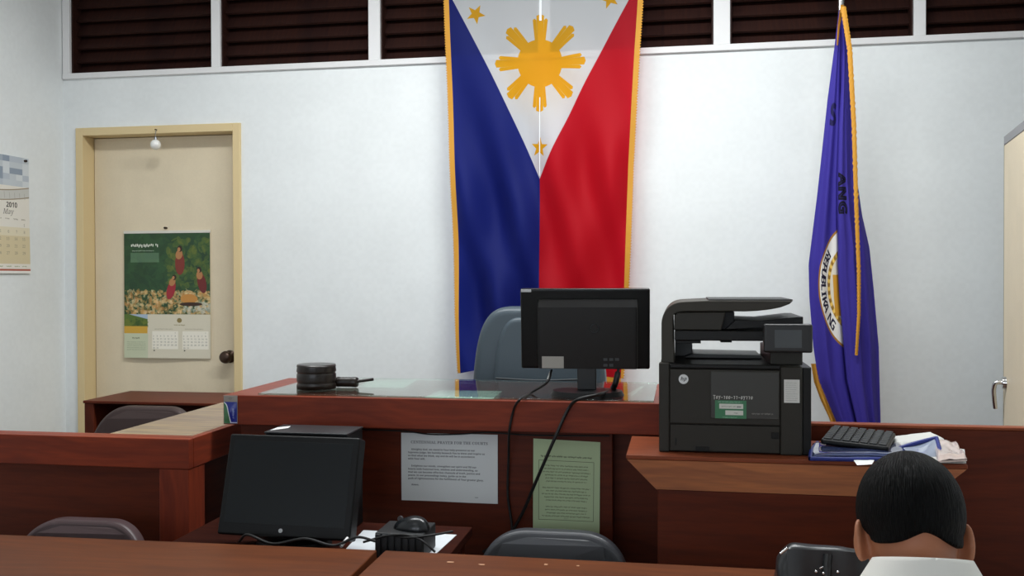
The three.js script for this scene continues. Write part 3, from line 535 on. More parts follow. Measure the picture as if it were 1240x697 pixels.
{ // packet hung on the left end of the bench
  const a = onZ(270, 477, 1.846), b = onZ(287, 513, 1.846), g = thing('hanging_packet', 'small green and blue packet hung on the left end of the bench', 'packet', [(a.x + b.x) / 2, b.y, 1.8412]);
  const w = b.x - a.x, h = a.y - b.y - 0.004;
  part('card', bx(-w / 2, w / 2, 0, h, 0, 0.0012, 0.0005), mat(0x9a948c, 0.5), g);
  const tex = canvasTex(256, 448, (c, W, H) => { c.fillStyle = '#1d2c8c'; c.fillRect(0, 0, W, H); c.fillStyle = '#3f7a54'; c.beginPath(); c.moveTo(0, 0); c.bezierCurveTo(90, 60, 110, 200, 120, H); c.lineTo(0, H); c.fill(); c.strokeStyle = '#e8eef0'; c.lineWidth = 18; c.beginPath(); c.moveTo(0, 10); c.bezierCurveTo(90, 60, 110, 200, 130, H - 10); c.stroke(); c.fillStyle = '#d8def0'; c.fillRect(120, H - 24, 136, 16); c.save(); c.translate(190, 230); c.rotate(-Math.PI / 2); words(c, -110, 10, 200, 34, '#aab6ea'); c.restore(); });
  const f = sheet(10, 10, (u, v) => [(u - 0.5) * w * 0.94, h * 0.76 * (1 - v) + 0.001, 0.0016 + 0.007 * Math.sin(u * Math.PI) * Math.sin(clamp(v * 1.1) * Math.PI)]); part('pouch', f, mat(0xffffff, 0.3, { map: tex }), g);
  part('hole_rivet', tube([[0, h * 0.9, 0.001], [0, h * 0.9, 0.004]], 0.004, 3, 12), mChrome, g);
}
{ // screen on the bench, seen from behind
  const z = 1.70, a = onZ(631, 350, z), b = onZ(787, 448, z), w = b.x - a.x, h = (a.y - b.y) * 1.01, cx = (a.x + b.x) / 2;
  const g = thing('computer_monitor', 'black flat computer screen seen from behind on the bench', 'monitor', [cx, GT, z - 0.005], 0.06);
  const y0 = b.y - GT, tilt = new THREE.Group();
  const lean = (geo) => { geo.translate(0, -y0, 0); geo.rotateX(0.1); geo.translate(0, y0, 0); return geo; };
  const rb = (x0, x1, yy0, yy1, z0, z1, r) => lean(bx(x0, x1, yy0, yy1, z0, z1, r, false, 3));
  const P = (px, py) => { const q = onZ(px, py, z); return [q.x - cx, q.y - GT]; };
  part('bezel', rb(-w / 2, w / 2, y0, y0 + h, -0.03, -0.005, 0.006), mBlackGloss, g);
  part('screen', rb(-w / 2 + 0.015, w / 2 - 0.015, y0 + 0.02, y0 + h - 0.015, -0.0312, -0.0301, 0.0004), mScreen, g);
  const [rx0, ryt] = P(652, 361), [rx1] = P(772, 361);
  const prof = new THREE.Shape([[0, 0.004], [0.022, 0.004], [0.022, ryt - y0 - 0.024], [0.006, ryt - y0 - 0.002], [0, ryt - y0]].map((p) => new THREE.Vector2(...p)));
  const hump = new THREE.ExtrudeGeometry(prof, { depth: rx1 - rx0 - 0.012, bevelEnabled: true, bevelSize: 0.006, bevelThickness: 0.006, bevelSegments: 3, bevelOffset: -0.006 });
  hump.rotateY(-Math.PI / 2); hump.translate(rx1 - 0.006, y0, -0.006); part('rear_housing', lean(metreUV(hump)), mat(0x060607, 0.32), g);
  const lg = new THREE.TorusGeometry(0.013, 0.0016, 8, 28); { const [lx, ly] = P(720, 396); lg.translate(lx, ly, 0.017); } part('round_emblem', lean(lg), mat(0x3a3d40, 0.25, { metalness: 0.8 }), g);
  { const [sx, sy] = P(657, 444), [tx, ty] = P(683, 430); part('label_sticker', rb(sx, tx, sy, ty, 0.0162, 0.0168, 0.0002), mat(0xb9b6ae, 0.6), g); }
  { const [sx, sy] = P(632, 353), [tx, ty] = P(644, 350); part('corner_sticker', rb(sx, tx, sy, ty, -0.005, -0.0035, 0.0003), mat(0xd8dadc, 0.5), g); }
  for (let i = 0; i < 5; i++) { const [sx, sy] = P(733 + (i % 3) * 7, 434 + Math.floor(i / 3) * 7); part('port', rb(sx - 0.006, sx + 0.006, sy - 0.004, sy + 0.004, 0.0158, 0.0172, 0.0005), mat(0x4a4d50, 0.4), g); }
  const [nx0] = P(699, 440), [nx1] = P(722, 440);
  part('neck', bx(nx0, nx1, 0.012, y0 + 0.05, -0.005, 0.014, 0.004), mCharcoal, g);
  const base = cyl(0.105, 0.112, 0.014, 48); base.scale(1, 1, 0.78); base.translate((nx0 + nx1) / 2 + 0.002, 0.0072, 0.03); part('base', base, mBlack, g);
}
// cables of the bench screen
single('monitor_cable', tube([onZ(668, 448, 1.70), onZ(663, 462, 1.75), onY(645, 474, GT + 0.006), onY(629, 484, GT + 0.006), onZ(622, 496, 1.852), onZ(617, 520, 1.846), onZ(616, 552, 1.80), onZ(615, 600, 1.79), onZ(620, 640, 1.80), onZ(618, 690, 1.84)], 0.0038, 120), mRubber, 'thin black cable hanging straight down between the two notices', 'cable');
part('cable_tie', tube([onZ(667, 450.5, 1.702), onZ(663.5, 460, 1.745)], 0.0048, 6), mat(0xc9c9c6, 0.4), scene.children[scene.children.length - 1]);
single('monitor_cable', tube([onZ(749, 447, 1.715), onZ(746, 460, 1.735), onY(741, 470, GT + 0.01), onY(722, 478, GT + 0.018), onY(701, 483, GT + 0.008), onZ(690, 492, 1.85), onZ(672, 530, 1.87), onZ(648, 585, 1.85), onZ(630, 626, 1.81), onZ(614, 650, 1.80), onZ(585, 668, 1.80)], 0.0048, 140), mRubber, 'thicker black cable slanting down across the green notice', 'cable');
part('plug', tube([onZ(748.3, 451, 1.721), onZ(745.5, 463, 1.738), onY(742.5, 469, GT + 0.011)], 0.009, 10, 12), mRubber, scene.children[scene.children.length - 1]);
single('loose_wire', tube([onZ(318, 512.5, 1.80), onZ(420, 519, 1.795), onZ(492, 522, 1.792), onZ(520, 525.5, 1.793), onZ(555, 525.5, 1.793), onZ(590, 523.5, 1.79), onZ(640, 526.5, 1.79), onZ(738, 527.5, 1.79)], 0.0022, 90), mRubber, 'thin black wire sagging along under the edge of the bench', 'wire');

// ------------------------------------------------------------------ computer at the left
{
  const zb = 2.245, bl = onZ(261, 646, zb), br = onZ(424, 655, zb), w = br.x - bl.x, y0 = (bl.y + br.y) / 2, h = 0.268, tiltA = -0.3;
  const g = thing('computer_monitor', 'black computer screen facing the room before the low counter', 'monitor', [(bl.x + br.x) / 2, 0.70, zb], -0.03);
  const lean = (geo) => { geo.rotateX(tiltA); geo.translate(0, y0 - 0.70, 0); return geo; };
  const rb = (a, b, c, d, e, f, r, m, n, par = g) => part(n, lean(bx(a, b, c, d, e, f, r, false, 3)), m, par);
  const bez = rb(-w / 2, w / 2, 0, h, -0.05, 0, 0.006, mBlack, 'bezel');
  rb(-w / 2 + 0.017, w / 2 - 0.017, 0.032, h - 0.017, -0.001, 0.0008, 0.0004, mScreen, 'screen');
  const lg = cyl(0.0055, 0.0055, 0.002, 24); lg.rotateX(Math.PI / 2); lg.translate(-0.006, 0.017, 0.0012); part('round_logo', lean(lg), mat(0xb9bcbd, 0.35), g);
  rb(-w / 2 + 0.05, w / 2 - 0.05, 0.04, h - 0.05, -0.075, -0.0505, 0.008, mBlack, 'rear_housing');
  part('neck', tube([[0, 0.012, -0.09], [0, 0.06, -0.09], [0, 0.13, -0.1]], 0.022, 12, 12), mBlack, g);
  const base = cyl(0.1, 0.105, 0.013, 40); base.scale(1, 1, 0.8); base.translate(0, 0.0068, -0.075); part('base', base, mBlack, g);
  rb(w / 2 - 0.05, w / 2 - 0.028, h - 0.0005, h + 0.0008, -0.02, -0.012, 0.0003, mat(0xb0b4b6, 0.4), 'top_sticker');
}
{ // black case behind the screen
  const zf = 2.07, a = onZ(320, 522, zf), b = onZ(420, 525.5, zf), yt = (a.y + b.y) / 2, g = thing('computer_case', 'small black computer case standing behind the black screen', 'computer', [(a.x + b.x) / 2, 0.70, 0]), w = b.x - a.x;
  part('housing', bx(-w / 2, w / 2, 0.0005, yt - 0.70 - 0.006, 1.935, zf - 0.005, 0.004), mBlack, g);
  part('lid', bx(-w / 2 - 0.001, w / 2 + 0.001, yt - 0.70 - 0.0055, yt - 0.70, 1.933, zf, 0.002), mat(0x2b2d30, 0.35), g);
  part('front_panel', bx(-w / 2 + 0.006, w / 2 - 0.006, 0.006, yt - 0.712, zf - 0.0045, zf, 0.002), mBlackGloss, g);
  flatPaper('paper_scrap', 'torn scrap of white paper on the black computer case', [[327, 521], [336, 517.5], [352, 515.8], [349, 518], [341, 519]], mPaper, yt + 0.0002, 0.0008);
}
{ // keyboard end-on, mouse, papers
  const Y = 0.7008;
  flatPaper('paper_sheet', 'white sheet lying under the ribbed box', [[412, 672], [440, 642], [553, 647.5], [522, 676]], canvasPaper(), Y, 0.0012);
  const zq = 2.28, kl = onZ(453, 660, zq), kr = onZ(512, 660, zq), kt = onZ(482, 646.5, zq).y - Y - 0.0014, kw = kr.x - kl.x;
  const g = thing('ribbed_box', 'small black box with upright ribs standing beside the black screen', 'box', [(kl.x + kr.x) / 2, Y + 0.0014, zq]);
  part('housing', bx(-kw / 2, kw / 2, 0, kt, -0.13, -0.006, 0.004), mCharcoal, g);
  for (let i = 0; i < 7; i++) part('rib', bx(-kw / 2 + kw * (i + 0.12) / 7, -kw / 2 + kw * (i + 0.88) / 7, 0.003, kt - 0.003, -0.0055, 0, 0.002), mCharcoal, g);
  const m = thing('computer_mouse', 'black computer mouse lying on the ribbed box', 'mouse', [g.position.x + 0.02, Y + 0.0014 + kt + 0.0018, zq - 0.055], 1.25 + Math.PI);
  const shell = new THREE.SphereGeometry(1, 32, 20, 0, 6.2832, 0, Math.PI / 2); shell.scale(0.031, 0.032, 0.052); const sp = shell.attributes.position; for (let i = 0; i < sp.count; i++) sp.setY(i, sp.getY(i) * (1 - 0.3 * (sp.getZ(i) / 0.055))); shell.computeVertexNormals();
  part('shell', shell, mat(0x1a1d20, 0.25), m); part('sole', (() => { const c = cyl(0.031, 0.03, 0.003, 32); c.scale(1, 1, 1.75); c.translate(0, -0.0005, 0); return c; })(), mBlack, m);
  const wh = cyl(0.008, 0.008, 0.005, 16); wh.rotateZ(Math.PI / 2); wh.translate(0, 0.02, 0.036); part('scroll_wheel', wh, mSteel, m);
  single('mouse_cable', tube([onZ(468, 645, 2.26), onZ(490, 650.5, 2.3), onZ(520, 648, 2.3), onZ(548, 643, 2.25)], 0.003, 40), mRubber, 'black mouse cable reaching past the ribbed box over the white sheet', 'cable');
  single('adapter_cable', tube([onZ(440, 656, 2.29), onZ(470, 648, 2.29), onZ(495, 648, 2.3), onZ(512, 655, 2.31), onZ(527, 668, 2.31)], 0.003, 50), mRubber, 'black cable arching across the front of the ribbed box', 'cable');
  single('power_cable', tube([onZ(290, 655, 2.25), onZ(300, 647, 2.3), onZ(330, 658, 2.33), onZ(370, 652, 2.34), onZ(405, 660, 2.34), onZ(432, 650, 2.33), onZ(455, 655, 2.34)], 0.0035, 80), mRubber, 'tangled black cable under the black screen', 'cable');
  flatPaper('paper_scrap', 'crumpled white paper scrap under the black screen', [[300, 668], [310, 661], [326, 663], [320, 670]], mPaper, 0.7008, 0.002);
  single('pen', tube([onZ(413, 661, 2.34), onZ(421, 651, 2.31)], 0.004, 6, 10), mat(0xdedede, 0.35), 'slim white pen lying beside the ribbed box', 'pen');
}
function keyGeo() { if (!keyGeo.g) { keyGeo.g = bx(-0.0088, 0.0088, 0, 0.007, -0.0088, 0.0088, 0.002, false, 1); } return keyGeo.g; }
function canvasPaper() { return mat(0xd9dee2, 0.85); }

// ------------------------------------------------------------------ the printer
{
  const zf = 2.10, o = onZ(798, 548, zf), S = 0.377 / 182;
  const g = thing('office_printer', 'black multifunction office printer with paper feeder on the wooden stand', 'printer', [o.x, STOP + 0.0005, 0]);
  const X = (px) => (px - 798) * S, Y = (py) => (549 - py) * S, q = (x0, x1, y1, y0, z0, z1, r = 0.004) => bx(X(x0), X(x1), Y(y0), Y(y1), z0, z1, r, false, 3);
  const body = part('body', q(799, 972, 439, 549, 1.70, zf - 0.012, 0.006), mPrinter, g);
  part('left_column', q(798, 811, 437, 549, zf - 0.03, zf, 0.004), mPrinter, g);
  part('right_column', q(946, 972, 440, 549, zf - 0.03, zf + 0.001, 0.004), mPrinter, g);
  part('side_cover', extrude([[X(972.3), Y(549)], [X(983), Y(549)], [X(983), Y(441)], [X(972.3), Y(441)]], 1.72, zf - 0.008, 0.003), mPrinterDark, g);
  part('top_edge', q(811.3, 945.7, 438, 444, zf - 0.03, zf - 0.001, 0.004), mPrinterDark, g);
  part('front_door', q(811.5, 945.5, 444.5, 513, zf - 0.03, zf - 0.001, 0.003), mPrinter, g);
  const tray = part('paper_drawer', q(811.5, 945.5, 514, 547.5, zf - 0.03, zf - 0.002, 0.003), mPrinter, g);
  part('drawer_grip', q(843, 860, 541, 547, zf - 0.003, zf + 0.0005, 0.001), mPrinterDark, tray);
  part('drawer_catch', q(935, 944, 521, 529, zf - 0.003, zf + 0.0008, 0.001), mPrinterDark, tray);
  part('drawer_mark', q(818, 820, 531, 540, zf - 0.003, zf - 0.001, 0.0004), mBlack, tray);
  part('door_inset', q(862, 944, 447, 505, zf - 0.002, zf + 0.0004, 0.001), mat(0x343430, 0.42), g);
  // scanner and feeder
  const sh = new THREE.Shape(); const M = (px, py, f = 'lineTo') => sh[f](X(px), Y(py));
  M(801, 438, 'moveTo'); M(801, 388); sh.bezierCurveTo(X(802), Y(372), X(812), Y(361), X(828), Y(360.5)); M(858, 359); M(962, 359); M(958, 363); M(948, 367); sh.bezierCurveTo(X(935), Y(370.5), X(920), Y(372), X(904), Y(372.5)); M(884, 372.5); M(830, 373); sh.bezierCurveTo(X(820), Y(373.5), X(816), Y(376), X(815.5), Y(380)); M(817, 438);
  part('feeder_arm', extrude(sh, 1.76, zf - 0.02, 0.003), mPrinterTop, g);
  part('feeder_tray', bx(X(860), X(962), Y(357.5), Y(358.7), 1.78, zf - 0.03, 0.001), mPrinterDark, g);
  part('feeder_cover', extrude([[X(817), Y(396)], [X(875), Y(396)], [X(880), Y(373.5)], [X(822), Y(374)], [X(817), Y(378)]], 1.80, zf - 0.015, 0.003), mPrinter, g);
  part('feeder_slot', q(876, 892, 373.2, 396, 1.80, zf - 0.05, 0.002), mBlack, g);
  part('exit_tray', extrude([[X(880), Y(395)], [X(974), Y(390)], [X(974), Y(379)], [X(966), Y(379)], [X(925), Y(384)], [X(893), Y(383)]], 1.80, zf - 0.02, 0.002), mPrinterDark, g);
  part('scanner_bed', q(817.5, 976, 396.5, 409, 1.74, zf - 0.01, 0.003), mPrinterDark, g);
  part('scanner_lip', q(820, 850, 409.3, 412.5, 1.80, zf - 0.012, 0.001), mBlack, g);
  part('scanner_lip', q(874, 888, 409.3, 411, 1.80, zf - 0.012, 0.001), mBlack, g);
  part('left_support', q(817.3, 841, 412.8, 438.7, 1.72, 1.84, 0.003), mat(0x6a6c6c, 0.5), g);
  part('output_slope', extrude([[X(829), Y(438)], [X(932), Y(438)], [X(930), Y(434)], [X(842), Y(433)]], 1.72, 1.90, 0.001), mat(0x4a4c4a, 0.45), g);
  part('right_support', q(935, 974, 421, 439, 1.75, zf - 0.03, 0.003), mPrinter, g);
  const pan = part('control_panel', q(925, 983, 387, 422, zf - 0.012, zf + 0.02, 0.006), mat(0x1b1b1c, 0.35), g);
  part('touch_screen', q(938, 970, 394, 416, zf + 0.019, zf + 0.0206, 0.0004), mat(0x4f5356, 0.15), pan);
  // markings
  const logo = cyl(0.0125, 0.0125, 0.002, 40); logo.rotateX(Math.PI / 2); logo.translate(X(828.5), Y(457), zf + 0.0005);
  part('round_logo', logo, mat(0xd9dcdc, 0.3), g);
  const decal = (n, x0, x1, y0, y1, z, tex, more = {}) => { const d = n === 'logo_letters' ? new THREE.CircleGeometry(0.0118, 40) : new THREE.PlaneGeometry(X(x1) - X(x0), Y(y0) - Y(y1)); d.translate((X(x0) + X(x1)) / 2, (Y(y0) + Y(y1)) / 2, z); return part(n, d, mat(0xffffff, 0.5, { map: tex, ...more }), g); };
  decal('logo_letters', 823, 834, 451.5, 462.5, zf + 0.0018, canvasTex(128, 128, (c) => { c.fillStyle = '#e2e5e5'; c.fillRect(0, 0, 128, 128); c.fillStyle = '#23282c'; c.font = 'italic bold 70px sans-serif'; c.textAlign = 'center'; c.fillText('hp', 62, 82); }), {});
  decal('paper_label', 950, 968.5, 455.5, 484, zf + 0.0022, canvasTex(256, 384, (c) => { c.fillStyle = '#d7d7d2'; c.fillRect(0, 0, 256, 384); for (let k = 0; k < 9; k++) words(c, 26, 60 + k * 36, 200 - 50 * rnd(), 17, '#a9a9a4'); }));
  decal('green_sticker', 867, 905, 481.5, 505, zf + 0.0012, canvasTex(380, 235, (c) => { c.fillStyle = '#3c7d57'; c.fillRect(0, 0, 380, 235); words(c, 40, 34, 280, 18, '#9fc4ad'); c.fillStyle = '#d6d8d0'; c.fillRect(52, 52, 290, 62); c.fillRect(126, 134, 216, 58); words(c, 80, 90, 190, 18, '#8c9088'); words(c, 270, 92, 50, 24, '#22251f'); words(c, 230, 170, 50, 15, '#73776f'); words(c, 90, 224, 180, 16, '#8ebb9f'); }));
  decal('handwriting', 864.5, 914, 475, 482.5, zf + 0.0013, canvasTex(660, 100, (c) => { c.fillStyle = '#343430'; c.fillRect(0, 0, 660, 100); c.strokeStyle = '#d0d0ca'; c.lineWidth = 9; c.lineCap = 'round'; let x = 16; for (let i = 0; i < 16; i++) { const t = i % 5; c.beginPath(); if (i === 0) { c.moveTo(x - 8, 20); c.lineTo(x + 22, 20); c.moveTo(x + 7, 20); c.lineTo(x + 7, 84); } else if (i === 3 || i === 7 || i === 10) { c.moveTo(x, 52); c.lineTo(x + 20, 52); } else if (t < 2) { c.ellipse(x + 10, 52, 10, 22, 0.2, 0, 6.2); } else if (t === 2) { c.moveTo(x, 30); c.lineTo(x + 14, 55); c.moveTo(x + 22, 28); c.lineTo(x + 4, 86); } else { c.moveTo(x + 2, 30); c.lineTo(x + 18, 32); c.lineTo(x + 10, 74); } c.stroke(); x += 40; } }));
  decal('model_lettering', 911, 938, 496, 500, zf + 0.0011, canvasTex(256, 40, (c) => { c.fillStyle = '#343430'; c.fillRect(0, 0, 256, 40); words(c, 6, 30, 240, 24, '#85857f'); }));
}

// ------------------------------------------------------------------ clutter beside the printer
{
  const mBlue = mat(0x1c2c7a, 0.35), mClear = mat(0xb8c0cc, 0.12, { clearcoat: 1 }), mGreyPaper = mat(0xc8c8c4, 0.8);
  const slab = (px, y, t, bump, m, name, label, category) => {         // a limp stack with an outline set by its corners
    const P = px.map(([x, yy]) => onY(x, yy, y)), top = sheet(22, 14, (u, v) => { const a = P[0].clone().lerp(P[1], u), b = P[3].clone().lerp(P[2], u), p = a.lerp(b, v), e = Math.min(u, 1 - u, v, 1 - v); return [p.x, y + t * (e > 0 ? 1 : 0.35) + bump * (noise2(u * 5 + px[0][0], v * 4, 64) - 0.3) * (e > 0 ? 1 : 0.5), p.z]; });
    const bot = sheet(2, 2, (u, v) => { const a = P[0].clone().lerp(P[1], 1 - u), b = P[3].clone().lerp(P[2], 1 - u), p = a.lerp(b, v); return [p.x, y, p.z]; });
    const side = []; for (let k = 0; k < 4; k++) { const a = P[k], b = P[(k + 1) % 4]; side.push(sheet(2, 1, (u, v) => { const p = a.clone().lerp(b, u); return [p.x, y + (1 - v) * t * 0.35, p.z]; })); }
    return single(name, [top, bot, ...side], m, label, category);
  };
  const y0 = STOP + 0.0008;
  slab([[990, 541], [1168, 545], [1170, 561], [1000, 556]], y0, 0.006, 0.002, mGreyPaper, 'paper_stack', 'loose stack of grey papers at the bottom of the pile beside the printer', 'paper');
  { // plastic folder with blue edging
    const f = slab([[984, 538], [1095, 538], [1098, 553], [982, 553.5]], y0 + 0.0095, 0.008, 0.004, mat(0x3a4468, 0.12, { clearcoat: 1 }), 'plastic_folder', 'shiny folder with dark blue edge next to the printer', 'folder');
    const e = [onY(981, 555, y0 + 0.008), onY(1040, 556, y0 + 0.008), onY(1098, 555, y0 + 0.009)]; part('blue_edge', tube(e, 0.0055, 30, 10), mBlue, f);
    const e2 = [onY(981, 555, y0 + 0.008), onY(983, 545, y0 + 0.012), onY(990, 536, y0 + 0.012)]; part('blue_edge', tube(e2, 0.0055, 20, 10), mBlue, f);
  }
  { // folder propped up at the right
    const A = onZ(1075, 547, 2.04), B = onZ(1134, 530, 2.02), C = onZ(1141, 555.5, 2.11), D = onZ(1092, 558, 2.13);
    const f = single('plastic_folder', sheet(14, 14, (u, v) => { const p = A.clone().lerp(B, u).lerp(D.clone().lerp(C, u), v); return [p.x, p.y + 0.003 * Math.sin(u * 7 + v * 4), p.z]; }), mat(0x9aa3b4, 0.14, { clearcoat: 1, side: THREE.DoubleSide }), 'bent clear folder with blue border leaning on the papers', 'folder');
    part('blue_edge', tube([A, A.clone().lerp(B, 0.5).add(V(0, 0.002, 0)), B], 0.0055, 20, 10), mBlue, f); part('blue_edge', tube([B, B.clone().lerp(C, 0.5), C], 0.0055, 20, 10), mBlue, f);
  }
  slab([[1070, 534], [1128, 528], [1146, 536], [1090, 543]], y0 + 0.007, 0.012, 0.004, mGreyPaper, 'paper_stack', 'white papers showing behind the bent blue folder', 'paper');
  slab([[1128, 538], [1158, 540], [1171, 558], [1136, 560]], y0 + 0.0095, 0.012, 0.012, mat(0xc9b6ae, 0.25, { clearcoat: 0.6 }), 'plastic_packet', 'crumpled pinkish plastic packet at the end of the pile', 'packet');
  slab([[1030, 552], [1062, 552], [1056, 562], [1038, 563]], y0 + 0.0065, 0.001, 0.001, mPaper, 'paper_corner', 'corner of a white sheet sticking out over the stand edge', 'paper');
  { // black ribbed keyboard on top
    const c = onY(1042, 533, y0 + 0.03), g = thing('desk_keyboard', 'dark keyboard lying across the shiny folder on the printer stand', 'keyboard', [c.x, y0 + 0.021, 2.0], -0.3);
    g.rotation.z = -0.03; g.rotation.x = 0.05;
    part('base', bx(-0.085, 0.08, 0, 0.014, -0.11, 0.075, 0.006), mBlack, g);
    const mKey = mat(0x26292a, 0.55); for (let i = 0; i < 7; i++) for (let k = 0; k < 8; k++) { const q = part('key', keyGeo(), mKey, g); q.position.set(-0.069 + i * 0.0222, 0.0138, -0.098 + k * 0.0222); q.scale.y = 0.5; }
  }
}

// ------------------------------------------------------------------ ball hanging in the door frame
{
  const p = onZ(188.5, 175, 0.03), g = thing('hanging_ball', 'small white glass ball hanging from the head of the cream door frame', 'ornament', [p.x, p.y, 0.03]);
  const s = new THREE.SphereGeometry(0.027, 32, 20); part('ball', s, mat(0xf2f2ee, 0.12, { clearcoat: 1 }), g);
  const n = cyl(0.007, 0.009, 0.014, 16); n.translate(0, 0.031, 0); part('cap', n, mSteel, g);
  const t = onZ(187, 157, 0.02).y - p.y; part('wire', tube([[0, 0.037, 0], [-0.002, t * 0.6, 0], [-0.003, t, -0.012]], 0.0015, 12), mSteel, g);
  part('nail', tube([[-0.003, t, -0.02], [-0.003, t, 0.0]], 0.003, 4), mBronze, g);
}

// ------------------------------------------------------------------ black bag on the table
{
  const z = 2.56, a = onZ(934, 697, z), b = onZ(1060, 697, z), t = onZ(958, 661, z), yT = t.y, w = 0.255, cx = a.x + w / 2 + 0.003, g = thing('leather_bag', 'black leather bag with silver studs standing on the table', 'bag', [cx, TTOP + 0.001, z]);
  const H = yT - TTOP, f = (x, y, zz) => { const k = clamp(y / H), hw = w / 2 * (1 - 0.14 * k * k * k) - 0.0, hd = lerp(0.06, 0.022, k), qx = Math.abs(x) - hw + 0.025, qz = Math.abs(zz) - hd + 0.02, qy = Math.abs(y - H / 2 + 0.004 * Math.sin(x * 26)) - H / 2 + 0.018; return Math.hypot(Math.max(qx, 0), Math.max(qy, 0), Math.max(qz, 0)) + Math.min(Math.max(qx, qy, qz), 0) - 0.02 + 0.0025 * Math.sin(x * 60 + y * 40) * Math.sin(y * 70 + zz * 30); };
  const bag = part('body', nets(f, [-w / 2 - 0.02, -0.02, -0.09], [w / 2 + 0.02, H + 0.02, 0.09], 0.006), mat(0x26282b, 0.32), g);
  part('flap', sheet(30, 16, (u, v) => { const x = (u - 0.5) * w * 0.8, y = H - 0.001 - v * H * 0.55; const k = clamp(y / H); return [x, y + 0.002, lerp(0.06, 0.022, k) + 0.006 + 0.002 * Math.sin(u * 12)]; }), mat(0x2b2d30, 0.3), g);
  const S = (px, py) => { const q = onZ(px, py, z + 0.035); return [q.x - cx, q.y - TTOP, lerp(0.06, 0.022, clamp((q.y - TTOP) / H)) + 0.008]; };
  part('strap', tube([S(1003, 672), S(1001, 685), S(1000, 700)], 0.009, 10, 6), mat(0x1e2022, 0.35), g);
  for (const [px, py] of [[1001.5, 680.5], [987, 690], [996, 692], [1013, 690.5]]) { const s = new THREE.SphereGeometry(0.0035, 14, 10); s.translate(...S(px, py)); s.translate(0, 0, 0.004); part('stud', s, mChrome, g); }
  part('buckle', tube([S(992, 687), S(998, 685.5), S(1005, 686)], 0.0016, 12), mChrome, g);
  part('clasp', tube([S(945, 671), S(954, 664.5)], 0.003, 6), mChrome, g);
}

